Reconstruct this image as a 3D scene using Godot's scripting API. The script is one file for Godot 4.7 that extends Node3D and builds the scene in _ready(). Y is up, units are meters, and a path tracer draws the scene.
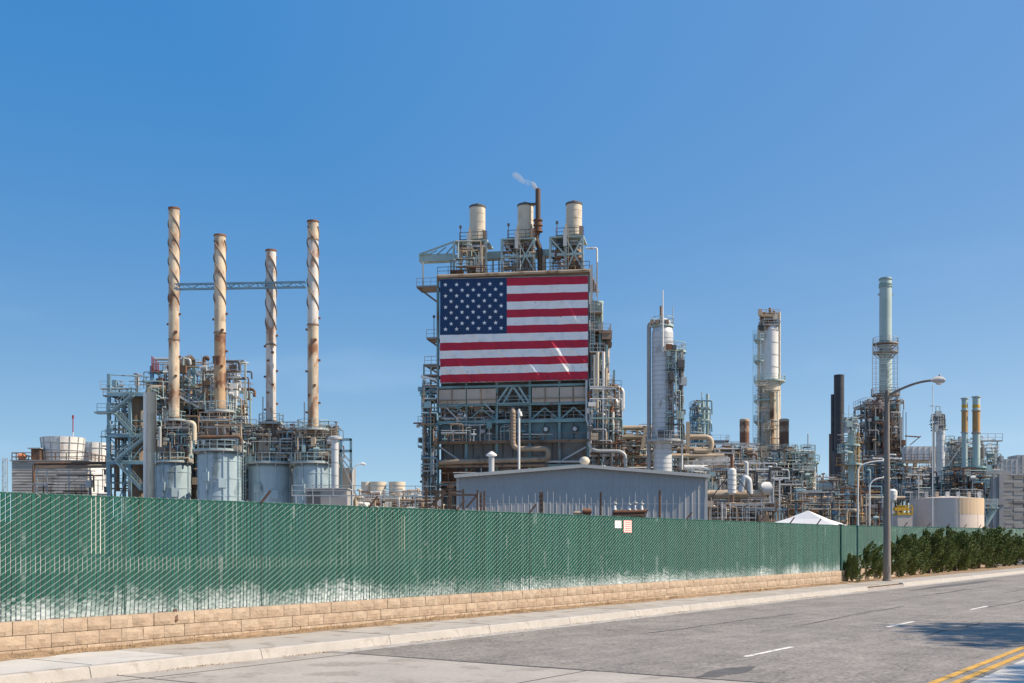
extends Node3D

const K := 1155.0      # focal length of the lens in picture heights of 683
const EYE := 1.75      # lens height above the road
const GY := 0.1        # level of the plant yard
var M := {}
var used := {}
var rng := RandomNumberGenerator.new()

# ------------------------------------------------------------------ mesh collector
class MB:
	var v := PackedVector3Array()
	var n := PackedVector3Array()
	var t := PackedVector2Array()
	var ix := PackedInt32Array()
	func quad(a: Vector3, b: Vector3, c: Vector3, d: Vector3, ua := Vector2(0, 0), ub := Vector2(1, 0), uc := Vector2(1, 1), ud := Vector2(0, 1)):
		var nn := (b - a).cross(c - a)
		if nn.length_squared() < 1e-14:
			nn = (c - a).cross(d - a)
		nn = nn.normalized()
		var k := v.size()
		v.append(a); v.append(b); v.append(c); v.append(d)
		for i in 4: n.append(nn)
		t.append(ua); t.append(ub); t.append(uc); t.append(ud)
		ix.append_array([k, k + 2, k + 1, k, k + 3, k + 2])
	func tri(a: Vector3, b: Vector3, c: Vector3):
		var nn := (b - a).cross(c - a).normalized()
		var k := v.size()
		v.append(a); v.append(b); v.append(c)
		for i in 3: n.append(nn); t.append(Vector2(i * 0.5, 0))
		ix.append_array([k, k + 2, k + 1])
	func hexa(p: Array):   # 0-3 bottom ring counter-clockwise from above, 4-7 top ring
		quad(p[0], p[1], p[5], p[4]); quad(p[1], p[2], p[6], p[5]); quad(p[2], p[3], p[7], p[6]); quad(p[3], p[0], p[4], p[7])
		quad(p[4], p[5], p[6], p[7]); quad(p[3], p[2], p[1], p[0])
	func box(c: Vector3, s: Vector3, yaw := 0.0):
		var x := Vector3(cos(yaw), 0, -sin(yaw)) * s.x * 0.5
		var z := Vector3(sin(yaw), 0, cos(yaw)) * s.z * 0.5
		var y := Vector3(0, s.y * 0.5, 0)
		hexa([c - x + z - y, c + x + z - y, c + x - z - y, c - x - z - y, c - x + z + y, c + x + z + y, c + x - z + y, c - x - z + y])
	func bar(a: Vector3, b: Vector3, w: float, h := -1.0, side := Vector3.ZERO):
		if h < 0.0: h = w
		var d := b - a
		if d.length() < 1e-5: return
		d = d.normalized()
		var x := side
		if x == Vector3.ZERO:
			x = d.cross(Vector3.UP) if abs(d.y) < 0.95 else Vector3.RIGHT
		x = (x - d * x.dot(d)).normalized()
		var y := x.cross(d).normalized()
		x *= w * 0.5; y *= h * 0.5
		# ring looked at along the bar
		var p := [a - x - y, a + x - y, a + x + y, a - x + y, b - x - y, b + x - y, b + x + y, b - x + y]
		quad(p[0], p[1], p[5], p[4]); quad(p[1], p[2], p[6], p[5]); quad(p[2], p[3], p[7], p[6]); quad(p[3], p[0], p[4], p[7])
		quad(p[4], p[5], p[6], p[7]); quad(p[3], p[2], p[1], p[0])
	func sweep(path: Array, rad, sides := 8, caps := true):
		var m := path.size()
		if m < 2: return
		var d0: Vector3 = (path[1] - path[0]).normalized()
		var x: Vector3 = d0.cross(Vector3.UP) if abs(d0.y) < 0.95 else d0.cross(Vector3.BACK)
		x = x.normalized()
		var k := v.size()
		var acc := 0.0
		for i in m:
			var d: Vector3 = (path[min(i + 1, m - 1)] - path[max(i - 1, 0)]).normalized()
			x = (x - d * x.dot(d)).normalized()
			var y := d.cross(x)
			var r: float = rad[i] if rad is Array else rad
			if i > 0: acc += (path[i] - path[i - 1]).length()
			for j in sides + 1:
				var a := TAU * j / sides
				var o := x * cos(a) + y * sin(a)
				v.append(path[i] + o * r); n.append(o); t.append(Vector2(float(j) / sides * TAU * r, acc))
		for i in m - 1:
			for j in sides:
				var q := k + i * (sides + 1) + j
				var q2 := q + sides + 1
				ix.append_array([q, q2, q + 1, q + 1, q2, q2 + 1])
		if caps:
			for e in 2:
				var at: int = 0 if e == 0 else m - 1
				var dd: Vector3 = (path[0] - path[1]).normalized() if e == 0 else (path[m - 1] - path[m - 2]).normalized()
				var c := v.size()
				v.append(path[at]); n.append(dd); t.append(Vector2.ZERO)
				for j in sides + 1:
					v.append(v[k + at * (sides + 1) + j]); n.append(dd); t.append(Vector2.ZERO)
				for j in sides:
					if e == 0: ix.append_array([c, c + 1 + j, c + 2 + j])
					else: ix.append_array([c, c + 2 + j, c + 1 + j])
	func rod(a: Vector3, b: Vector3, r: float, sides := 8, r2 := -1.0):
		sweep([a, b], [r, r if r2 < 0.0 else r2], sides)
	func pipe(pts: Array, r: float, sides := 10, bend := -1.0):
		if bend < 0.0: bend = r * 2.2
		var out := [pts[0]]
		for i in range(1, pts.size() - 1):
			var p: Vector3 = pts[i]
			var a: Vector3 = pts[i - 1] - p
			var b: Vector3 = pts[i + 1] - p
			var l: float = min(bend, a.length() * 0.49, b.length() * 0.49)
			var s: Vector3 = p + a.normalized() * l
			var e: Vector3 = p + b.normalized() * l
			for q in 6:
				var f := q / 5.0
				out.append(s.lerp(p, f).lerp(p.lerp(e, f), f))
		out.append(pts[pts.size() - 1])
		sweep(out, r, sides)
	func lathe(base: Vector3, prof: Array, sides := 20):   # prof: [r, y] from bottom to top, hard edges
		for i in prof.size() - 1:
			var r0: float = prof[i][0]
			var y0: float = prof[i][1]
			var r1: float = prof[i + 1][0]
			var y1: float = prof[i + 1][1]
			var nr := y1 - y0
			var ny := r0 - r1
			var l := sqrt(nr * nr + ny * ny)
			if l < 1e-6: continue
			nr /= l; ny /= l
			var k := v.size()
			for j in sides + 1:
				var a := TAU * j / sides
				var o := Vector3(cos(a), 0, -sin(a))
				v.append(base + o * r0 + Vector3(0, y0, 0)); v.append(base + o * r1 + Vector3(0, y1, 0))
				var nn := o * nr + Vector3(0, ny, 0)
				n.append(nn); n.append(nn)
				t.append(Vector2(a * max(r0, r1), y0)); t.append(Vector2(a * max(r0, r1), y1))
			for j in sides:
				var q := k + j * 2
				ix.append_array([q, q + 1, q + 2, q + 2, q + 1, q + 3])
	func rail(pts: Array, h := 1.1, th := 0.055, step := 1.5, toe := true):
		for i in pts.size() - 1:
			var a: Vector3 = pts[i]
			var b: Vector3 = pts[i + 1]
			var up := Vector3(0, h, 0)
			bar(a + up, b + up, th); bar(a + up * 0.52, b + up * 0.52, th * 0.8)
			if toe: bar(a + up * 0.06, b + up * 0.06, th * 0.5, 0.12)
			var m: int = max(1, int(round((b - a).length() / step)))
			for j in m + 1:
				if j == m and i < pts.size() - 2: continue
				var p := a.lerp(b, float(j) / m)
				bar(p, p + up, th)
	func ladder(a: Vector3, b: Vector3, side: Vector3, w := 0.45, cage := false):
		var s := side.normalized() * w * 0.5
		bar(a - s, b - s, 0.06); bar(a + s, b + s, 0.06)
		var m := int((b - a).length() / 0.4)
		for j in m:
			var p := a.lerp(b, (j + 0.5) / m)
			bar(p - s, p + s, 0.04)
	func commit() -> ArrayMesh:
		var arr := []
		arr.resize(Mesh.ARRAY_MAX)
		arr[Mesh.ARRAY_VERTEX] = v; arr[Mesh.ARRAY_NORMAL] = n; arr[Mesh.ARRAY_TEX_UV] = t; arr[Mesh.ARRAY_INDEX] = ix
		var m := ArrayMesh.new()
		m.add_surface_from_arrays(Mesh.PRIMITIVE_TRIANGLES, arr)
		return m

# ------------------------------------------------------------------ nodes
func numbered(called: String) -> String:
	var k: int = used.get(called, 0)
	used[called] = k + 1
	return called if k == 0 else "%s_%03d" % [called, k]

func tag(o: Node, label: String, category: String, group := "", kind := "") -> Node:
	o.set_meta("label", label); o.set_meta("category", category)
	if group: o.set_meta("group", group)
	if kind: o.set_meta("kind", kind)
	return o

func thing(called: String, at: Vector3, label: String, category: String, group := "") -> Node3D:
	var o := Node3D.new()
	o.name = numbered(called)
	add_child(o)
	o.position = Vector3(at.x, min(at.y, GY) if at.y < 0.4 else at.y, at.z)
	tag(o, label, category, group)
	return o

func org(p: Node) -> Vector3:
	if p == self: return Vector3.ZERO
	var q := p
	while q.get_parent() != self: q = q.get_parent()
	return (q as Node3D).position

# commits what an MB holds as one named mesh under a parent; coordinates in the MB are world coordinates
func put(mb: MB, called: String, m: String, parent: Node = self, kind := "") -> MeshInstance3D:
	var o := org(parent)
	if o != Vector3.ZERO:
		for i in mb.v.size(): mb.v[i] -= o
	var mi := MeshInstance3D.new()
	mi.name = numbered(called) if parent == self else called
	if mb.v.size() > 0: mi.mesh = mb.commit()
	mi.material_override = M[m]
	parent.add_child(mi, true)
	if kind: mi.set_meta("kind", kind)
	return mi

func pbar(parent: Node, called: String, m: String, a: Vector3, b: Vector3, w: float, h := -1.0, side := Vector3.ZERO) -> MeshInstance3D:
	var mb := MB.new(); mb.bar(a, b, w, h, side); return put(mb, called, m, parent)
func pbox(parent: Node, called: String, m: String, c: Vector3, s: Vector3, yaw := 0.0) -> MeshInstance3D:
	var mb := MB.new(); mb.box(c, s, yaw); return put(mb, called, m, parent)
func prod(parent: Node, called: String, m: String, a: Vector3, b: Vector3, r: float, sides := 12, r2 := -1.0) -> MeshInstance3D:
	var mb := MB.new(); mb.rod(a, b, r, sides, r2); return put(mb, called, m, parent)
func ppipe(parent: Node, called: String, m: String, pts: Array, r: float, sides := 12, bend := -1.0) -> MeshInstance3D:
	var mb := MB.new(); mb.pipe(pts, r, sides, bend); return put(mb, called, m, parent)
func plathe(parent: Node, called: String, m: String, base: Vector3, prof: Array, sides := 24) -> MeshInstance3D:
	var mb := MB.new(); mb.lathe(base, prof, sides); return put(mb, called, m, parent)
func prail(parent: Node, m: String, pts: Array, h := 1.1, th := 0.06, step := 1.5) -> MeshInstance3D:
	var mb := MB.new(); mb.rail(pts, h, th, step); return put(mb, "railing", m, parent)
func pladder(parent: Node, m: String, a: Vector3, b: Vector3, side: Vector3, w := 0.5) -> MeshInstance3D:
	var mb := MB.new(); mb.ladder(a, b, side, w); return put(mb, "ladder", m, parent)

# a point of the place that lies at a distance of d metres in front of the lens plane
func P(px: float, py: float, d: float) -> Vector3:
	return Vector3((px - 512.0) / K * d, EYE - (py - 543.0) / K * d, -d)
func gnd(p: Vector3) -> Vector3: return Vector3(p.x, GY, p.z)
func ring(c: Vector3, r: float, a0 := 0.0, a1 := 360.0, m := 20) -> Array:
	var out := []
	for i in m + 1:
		var a := deg_to_rad(lerp(a0, a1, float(i) / m))
		out.append(c + Vector3(cos(a) * r, 0, -sin(a) * r))
	return out

# street coordinates: s metres along the fence, t metres from the wall towards the kerb
const DS := Vector3(0.5587, 0, -0.8294)
const DT := Vector3(0.8294, 0, 0.5587)
const A0 := Vector3(-7.12, 0, -16.07)
func F(s: float, t: float, y := 0.0) -> Vector3: return A0 + DS * s + DT * t + Vector3(0, y, 0)
# the second run of fence bends away from the street
const S1 := 36.5
const DS2 := Vector3(0.5075, 0.008, -0.8616)
const DT2 := Vector3(0.8616, 0, 0.5075)
func F2(s: float, t: float, y := 0.0) -> Vector3: return A0 + DS * S1 + DS2 * s + DT2 * t + Vector3(0, y, 0)

# ------------------------------------------------------------------ materials
func srgb8(c: float) -> int: return int(clamp(pow(clamp(c, 0.0, 1.0), 1.0 / 2.2) * 255.0, 0, 255))
func noise_bytes(sd: int, freq: float, oct: int, size: int, kind := FastNoiseLite.TYPE_SIMPLEX_SMOOTH) -> PackedByteArray:
	var f := FastNoiseLite.new()
	f.seed = sd; f.frequency = freq; f.noise_type = kind
	f.fractal_type = FastNoiseLite.FRACTAL_FBM; f.fractal_octaves = oct
	var im := f.get_seamless_image(size, size)
	im.convert(Image.FORMAT_L8)
	return im.get_data()
var nb := []
var nbs := 0
var nosmall := 0
# base colour (linear) with lighter and darker blotches, grain, and patches of a second colour where over > cut
func tex(c: Color, vary: float, c2: Color, cut: float, sd: int, grain := 0.06) -> ImageTexture:
	var size := 128 if nosmall == 0 else 256
	if size != nbs: nb = []
	nbs = size
	if nb.is_empty():
		nb = [noise_bytes(3, 0.012, 5, size), noise_bytes(8, 0.02, 5, size), noise_bytes(21, 0.25, 2, size), noise_bytes(33, 0.03, 6, size)]
	var out := PackedByteArray()
	out.resize(size * size * 3)
	var sh: int = (sd * 7919) % (size * size)
	var N := size * size
	for i in N:
		var a: float = nb[0][(i + sh) % N] / 255.0
		var b: float = nb[1][(i + sh * 3) % N] / 255.0
		var g: float = nb[2][i] / 255.0
		var k := 1.0 + (a - 0.5) * 2.0 * vary + (g - 0.5) * 2.0 * grain
		var w := 0.0
		if cut < 1.0:
			var q: float = nb[3][(i + sh * 5) % N] / 255.0
			w = clamp((b * 0.55 + q * 0.45 - cut) * 9.0, 0.0, 1.0)
		out[i * 3] = srgb8(lerp(c.r * k, c2.r * (0.7 + g * 0.6), w))
		out[i * 3 + 1] = srgb8(lerp(c.g * k, c2.g * (0.7 + g * 0.6), w))
		out[i * 3 + 2] = srgb8(lerp(c.b * k, c2.b * (0.7 + g * 0.6), w))
	var im := Image.create_from_data(size, size, false, Image.FORMAT_RGB8, out)
	im.generate_mipmaps()
	return ImageTexture.create_from_image(im)
func mk(called: String, c: Color, rough := 0.7, metal := 0.0, vary := 0.18, c2 := Color(0.16, 0.07, 0.035), cut := 2.0, scale := Vector3(0.12, 0.05, 0.12), grain := 0.06) -> StandardMaterial3D:
	var m := StandardMaterial3D.new()
	m.roughness = rough; m.metallic = metal
	m.albedo_texture = tex(c, vary, c2, cut, hash(called) % 1000, grain)
	m.uv1_triplanar = true; m.uv1_world_triplanar = true; m.uv1_scale = scale
	M[called] = m
	return m
func flat(called: String, c: Color, rough := 0.7, metal := 0.0) -> StandardMaterial3D:
	var m := StandardMaterial3D.new()
	m.roughness = rough; m.metallic = metal
	m.albedo_color = c.linear_to_srgb()
	M[called] = m
	return m
func relief(called: String, freq: float, sd: int, strength: float, size := 256):
	var f := FastNoiseLite.new()
	f.seed = sd; f.frequency = freq; f.fractal_octaves = 4
	var im := f.get_seamless_image(size, size)
	im.convert(Image.FORMAT_RGBA8)
	im.bump_map_to_normal_map(strength)
	im.generate_mipmaps()
	M[called].normal_enabled = true
	M[called].normal_texture = ImageTexture.create_from_image(im)

func materials():
	var rust := Color(0.17, 0.075, 0.035)
	mk("teal", Color(0.17, 0.29, 0.30), 0.6, 0.0, 0.3, rust, 0.62)
	mk("teal_light", Color(0.29, 0.40, 0.41), 0.6, 0.0, 0.2, rust, 0.66)
	mk("blue_steel", Color(0.17, 0.30, 0.38), 0.55, 0.0, 0.25, rust, 0.68)
	mk("drum_blue", Color(0.33, 0.43, 0.48), 0.6, 0.0, 0.2, Color(0.15, 0.2, 0.22), 0.62)
	mk("mint", Color(0.40, 0.50, 0.475), 0.55, 0.0, 0.15, Color(0.25, 0.3, 0.26), 0.64)
	mk("cream", Color(0.60, 0.53, 0.42), 0.65, 0.0, 0.12, Color(0.3, 0.22, 0.15), 0.68)
	mk("tan", Color(0.44, 0.345, 0.245), 0.65, 0.0, 0.25, Color(0.2, 0.13, 0.08), 0.62)
	mk("tan_dark", Color(0.235, 0.165, 0.115), 0.7, 0.0, 0.3, Color(0.1, 0.07, 0.05), 0.6)
	mk("duct_tan", Color(0.29, 0.225, 0.165), 0.65, 0.0, 0.25, Color(0.17, 0.12, 0.085), 0.58)
	mk("silver", Color(0.56, 0.57, 0.58), 0.5, 0.25, 0.15, Color(0.3, 0.26, 0.2), 0.68)
	mk("galv", Color(0.42, 0.43, 0.43), 0.55, 0.3, 0.15, rust, 0.72)
	mk("white", Color(0.70, 0.69, 0.66), 0.6, 0.0, 0.1, Color(0.35, 0.3, 0.24), 0.7)
	mk("dark", Color(0.085, 0.085, 0.088), 0.7, 0.0, 0.3)
	mk("casing_grey", Color(0.20, 0.195, 0.185), 0.8, 0.0, 0.3, Color(0.2, 0.14, 0.1), 0.58)
	mk("brown", Color(0.12, 0.075, 0.05), 0.8, 0.0, 0.3, Color(0.22, 0.1, 0.05), 0.56)
	mk("rust", Color(0.19, 0.085, 0.045), 0.85, 0.0, 0.35, Color(0.07, 0.04, 0.03), 0.56)
	mk("rust_patch", Color(0.20, 0.095, 0.055), 0.8, 0.0, 0.4, Color(0.42, 0.31, 0.22), 0.52, Vector3(0.14, 0.09, 0.14))
	mk("beige_panel", Color(0.46, 0.395, 0.33), 0.75, 0.0, 0.12, Color(0.3, 0.24, 0.19), 0.66, Vector3(0.15, 0.03, 0.15))
	mk("teal_wall", Color(0.12, 0.21, 0.245), 0.6, 0.0, 0.35, Color(0.09, 0.13, 0.14), 0.56)
	mk("stack_rust", Color(0.50, 0.415, 0.31), 0.7, 0.0, 0.5, Color(0.24, 0.115, 0.06), 0.52, Vector3(0.16, 0.08, 0.16))
	mk("stack_orange", Color(0.46, 0.31, 0.18), 0.7, 0.0, 0.25, Color(0.15, 0.06, 0.03), 0.5, Vector3(0.16, 0.08, 0.16))
	mk("stack_white", Color(0.56, 0.535, 0.50), 0.6, 0.0, 0.25, Color(0.30, 0.18, 0.11), 0.56, Vector3(0.16, 0.07, 0.16))
	mk("black_stack", Color(0.035, 0.036, 0.045), 0.6, 0.0, 0.3, Color(0.08, 0.07, 0.07), 0.6)
	mk("grey_board", Color(0.40, 0.37, 0.335), 0.85, 0.0, 0.3, Color(0.24, 0.21, 0.18), 0.60, Vector3(0.06, 0.3, 0.06))
	mk("grey_wall", Color(0.32, 0.31, 0.30), 0.8, 0.0, 0.2, Color(0.18, 0.17, 0.16), 0.62)
	mk("shed_wall", Color(0.385, 0.39, 0.395), 0.55, 0.1, 0.08, Color(0.25, 0.26, 0.28), 0.7, Vector3(0.2, 0.04, 0.2))
	mk("shed_roof", Color(0.50, 0.49, 0.46), 0.6, 0.1, 0.12)
	mk("tank_pink", Color(0.62, 0.53, 0.46), 0.75, 0.0, 0.06, Color(0.45, 0.36, 0.28), 0.72)
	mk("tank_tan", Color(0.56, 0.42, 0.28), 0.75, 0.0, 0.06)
	mk("yellow", Color(0.60, 0.36, 0.03), 0.6, 0.0, 0.15)
	mk("amber", Color(0.46, 0.27, 0.10), 0.7, 0.0, 0.25, rust, 0.6)
	mk("tent", Color(0.80, 0.77, 0.74), 0.8, 0.0, 0.06)
	mk("red_paint", Color(0.35, 0.04, 0.04), 0.6, 0.0, 0.2)
	mk("orange_cloth", Color(0.65, 0.25, 0.12), 0.8, 0.0, 0.15)
	mk("hill", Color(0.16, 0.17, 0.17), 0.9, 0.0, 0.2, Color(0.2, 0.19, 0.16), 0.55, Vector3(0.004, 0.004, 0.004))
	mk("yard", Color(0.43, 0.395, 0.35), 0.95, 0.0, 0.25, Color(0.22, 0.2, 0.17), 0.55, Vector3(0.05, 0.05, 0.05))
	mk("yard_asphalt", Color(0.07, 0.068, 0.065), 0.95, 0.0, 0.25, Color(0.1, 0.095, 0.09), 0.55, Vector3(0.05, 0.05, 0.05))
	mk("pole_brown", Color(0.19, 0.165, 0.145), 0.75, 0.0, 0.25, Color(0.25, 0.22, 0.19), 0.58, Vector3(0.8, 0.1, 0.8))

# ------------------------------------------------------------------ street
func street_materials():
	nosmall = 1
	# asphalt and concrete: u along the street, v across it, one tile 16 m
	var size := 1024
	var fine := noise_bytes(5, 0.35, 2, size, FastNoiseLite.TYPE_VALUE)
	var mid := noise_bytes(6, 0.012, 5, size)
	var big := noise_bytes(9, 0.004, 3, size)
	var out := PackedByteArray(); out.resize(size * size * 3)
	var str_n := noise_bytes(12, 0.03, 4, size)
	for y in size:
		for x in size:
			var i := y * size + x
			var st: float = str_n[y * size + (x / 24)] / 255.0
			var st2: float = str_n[((y * 3) % size) * size + 300 + (x / 60)] / 255.0
			var g: float = fine[i] / 255.0
			var k: float = 1.0 + (g - 0.5) * 1.1 + (mid[i] / 255.0 - 0.5) * 0.35 + (big[i] / 255.0 - 0.5) * 0.3 + (st - 0.5) * 0.22 + (st2 - 0.5) * 0.2
			out[i * 3] = srgb8(0.232 * k); out[i * 3 + 1] = srgb8(0.209 * k); out[i * 3 + 2] = srgb8(0.187 * k)
	var im := Image.create_from_data(size, size, false, Image.FORMAT_RGB8, out)
	# hairline cracks
	rng.seed = 77
	for c in 16:
		var p := Vector2(rng.randf() * size, rng.randf() * size)
		var a := rng.randf_range(-0.25, 0.25) + (PI / 2 if rng.randf() < 0.25 else 0.0)
		for q in rng.randi_range(90, 300):
			a += rng.randf_range(-0.3, 0.3); a *= 0.995
			p += Vector2(cos(a), sin(a))
			var pc := Vector2i(posmod(int(p.x), size), posmod(int(p.y), size))
			im.set_pixelv(pc, im.get_pixelv(pc).darkened(0.35))
			if rng.randf() < 0.5:
				var pd := Vector2i(pc.x, posmod(pc.y + 1, size))
				im.set_pixelv(pd, im.get_pixelv(pd).darkened(0.25))
	im.generate_mipmaps()
	var m := StandardMaterial3D.new()
	m.albedo_texture = ImageTexture.create_from_image(im); m.roughness = 0.9
	m.uv1_scale = Vector3(1.0 / 12.0, 1.0 / 12.0, 1)
	M.asphalt = m
	mk("patch", Color(0.10, 0.097, 0.095), 0.9, 0.0, 0.25, Color(0.14, 0.13, 0.12), 0.6, Vector3(0.4, 0.4, 0.4), 0.3)
	mk("tar", Color(0.085, 0.08, 0.078), 0.85, 0.0, 0.2, Color(0.12, 0.11, 0.1), 0.55, Vector3(0.4, 0.4, 0.4), 0.3)
	mk("pavement", Color(0.41, 0.378, 0.34), 0.9, 0.0, 0.1, Color(0.31, 0.27, 0.23), 0.56, Vector3(0.25, 0.25, 0.25), 0.1)
	mk("pavement_pale", Color(0.52, 0.50, 0.47), 0.9, 0.0, 0.08, Color(0.45, 0.42, 0.38), 0.62, Vector3(0.25, 0.25, 0.25), 0.08)
	mk("pavement_warm", Color(0.38, 0.345, 0.30), 0.9, 0.0, 0.12, Color(0.33, 0.28, 0.23), 0.56, Vector3(0.25, 0.25, 0.25), 0.12)
	mk("concrete_road", Color(0.385, 0.35, 0.31), 0.9, 0.0, 0.12, Color(0.31, 0.275, 0.24), 0.56, Vector3(0.16, 0.16, 0.16), 0.14)
	mk("kerb", Color(0.405, 0.38, 0.35), 0.9, 0.0, 0.16, Color(0.3, 0.255, 0.215), 0.58, Vector3(0.5, 0.5, 0.5), 0.14)
	mk("kerb_dark", Color(0.27, 0.235, 0.215), 0.9, 0.0, 0.18, Color(0.36, 0.31, 0.27), 0.6, Vector3(0.5, 0.5, 0.5), 0.14)
	mk("soil", Color(0.30, 0.205, 0.125), 1.0, 0.0, 0.3, Color(0.18, 0.12, 0.07), 0.55, Vector3(0.6, 0.6, 0.6), 0.3)
	mk("paint_white", Color(0.72, 0.70, 0.66), 0.8, 0.0, 0.12, Color(0.3, 0.28, 0.26), 0.60, Vector3(0.7, 0.7, 0.7), 0.15)
	mk("paint_yellow", Color(0.58, 0.33, 0.05), 0.8, 0.0, 0.12, Color(0.3, 0.2, 0.09), 0.62, Vector3(0.7, 0.7, 0.7), 0.15)
	for i in 4:
		var c: Color = [Color(0.415, 0.32, 0.235), Color(0.44, 0.345, 0.255), Color(0.39, 0.30, 0.22), Color(0.42, 0.335, 0.25)][i]
		mk("block_%d" % i, c, 0.95, 0.0, 0.16, Color(0.36, 0.265, 0.185), 0.57, Vector3(1.3, 1.3, 1.3), 0.16)
		relief("block_%d" % i, 0.05, 4 + i, 3.0)
	mk("mortar", Color(0.36, 0.27, 0.195), 1.0, 0.0, 0.2, Color(0.2, 0.14, 0.1), 0.6, Vector3(1, 1, 1), 0.2)
	# galvanised fence parts
	flat("wire", Color(0.50, 0.60, 0.56), 0.5, 0.2)
	flat("wire_dark", Color(0.10, 0.17, 0.15), 0.6, 0.1)
	flat("post_green", Color(0.018, 0.08, 0.064), 0.7)
	mk("rust_bar", Color(0.10, 0.06, 0.045), 0.9, 0.0, 0.3, Color(0.2, 0.1, 0.06), 0.56, Vector3(1, 1, 1))
	# slats: green plastic with hard-water deposits from the sprinklers; u runs along the fence (0..1 = 56 m), v up
	var W := 2048
	var H := 128
	var f := FastNoiseLite.new(); f.seed = 5; f.frequency = 0.02; f.fractal_octaves = 4
	var f2 := FastNoiseLite.new(); f2.seed = 15; f2.frequency = 0.25; f2.fractal_octaves = 3
	var img := Image.create(W, H, false, Image.FORMAT_RGB8)
	rng.seed = 5
	var spray := []   # sprinkler heads along the wall: where, how strong, how high
	var ss := 1.0
	while ss < 56.0:
		spray.append([ss, rng.randf_range(0.55, 1.0), rng.randf_range(0.20, 0.33), rng.randf_range(1.2, 2.4)])
		ss += rng.randf_range(1.6, 3.4)
	for x in W:
		var along := 56.0 * x / W
		var amt := 0.0
		var hi := 0.22
		for q in spray:
			var dd: float = (along - q[0]) / q[3]
			if abs(dd) < 1.0:
				var w := 1.0 - dd * dd
				amt = max(amt, q[1] * sqrt(w)); hi = max(hi, q[2] * w)
		var slat := int(along / 0.078)
		var jit := (hash(slat * 31) % 1000) / 1000.0
		var tone := 0.86 + 0.28 * ((hash(slat * 17 + 3) % 1000) / 1000.0)
		for y in H:
			var h := 1.0 - float(y) / H      # 1 top, 0 bottom
			var spk := f2.get_noise_2d(x * 2.0, y * 1.0) * 0.5 + 0.5
			var blotch := f.get_noise_2d(x, y * 2.0) * 0.5 + 0.5
			var streak := f.get_noise_2d(slat * 40.0, y * 0.35) * 0.5 + 0.5
			var edge := hi * (0.62 + 0.5 * jit * blotch + 0.3 * (streak - 0.5))
			var w := clampf((edge - h) / 0.22 + (spk - 0.5) * 1.0, 0.0, 1.0) * clampf(0.22 + amt * amt * 1.0, 0, 1) * (0.5 + 0.6 * spk)
			w = max(w, clampf((streak - 0.72) * 3.0, 0.0, 0.14) * spk * 1.6)
			w = clampf(w, 0.0, 0.9)
			var g := Color(0.022, 0.092, 0.074) * tone * (0.9 + 0.2 * spk)
			var d := Color(0.70, 0.75, 0.76)
			img.set_pixel(x, y, Color(lerp(g.r, d.r, w), lerp(g.g, d.g, w), lerp(g.b, d.b, w)).linear_to_srgb())
	img.generate_mipmaps()
	var sm := StandardMaterial3D.new()
	sm.albedo_texture = ImageTexture.create_from_image(img); sm.roughness = 0.7; sm.metallic_specular = 0.15
	sm.texture_repeat = false
	M.slat = sm

func sheet(mb: MB, s0: float, s1: float, t0: float, t1: float, y: float, step := 4.0):
	var m: int = max(1, int(ceil((s1 - s0) / step)))
	for i in m:
		var a: float = lerp(s0, s1, float(i) / m)
		var b: float = lerp(s0, s1, float(i + 1) / m)
		mb.quad(F(a, t1, y), F(b, t1, y), F(b, t0, y), F(a, t0, y), Vector2(a, t1), Vector2(b, t1), Vector2(b, t0), Vector2(a, t0))

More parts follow.
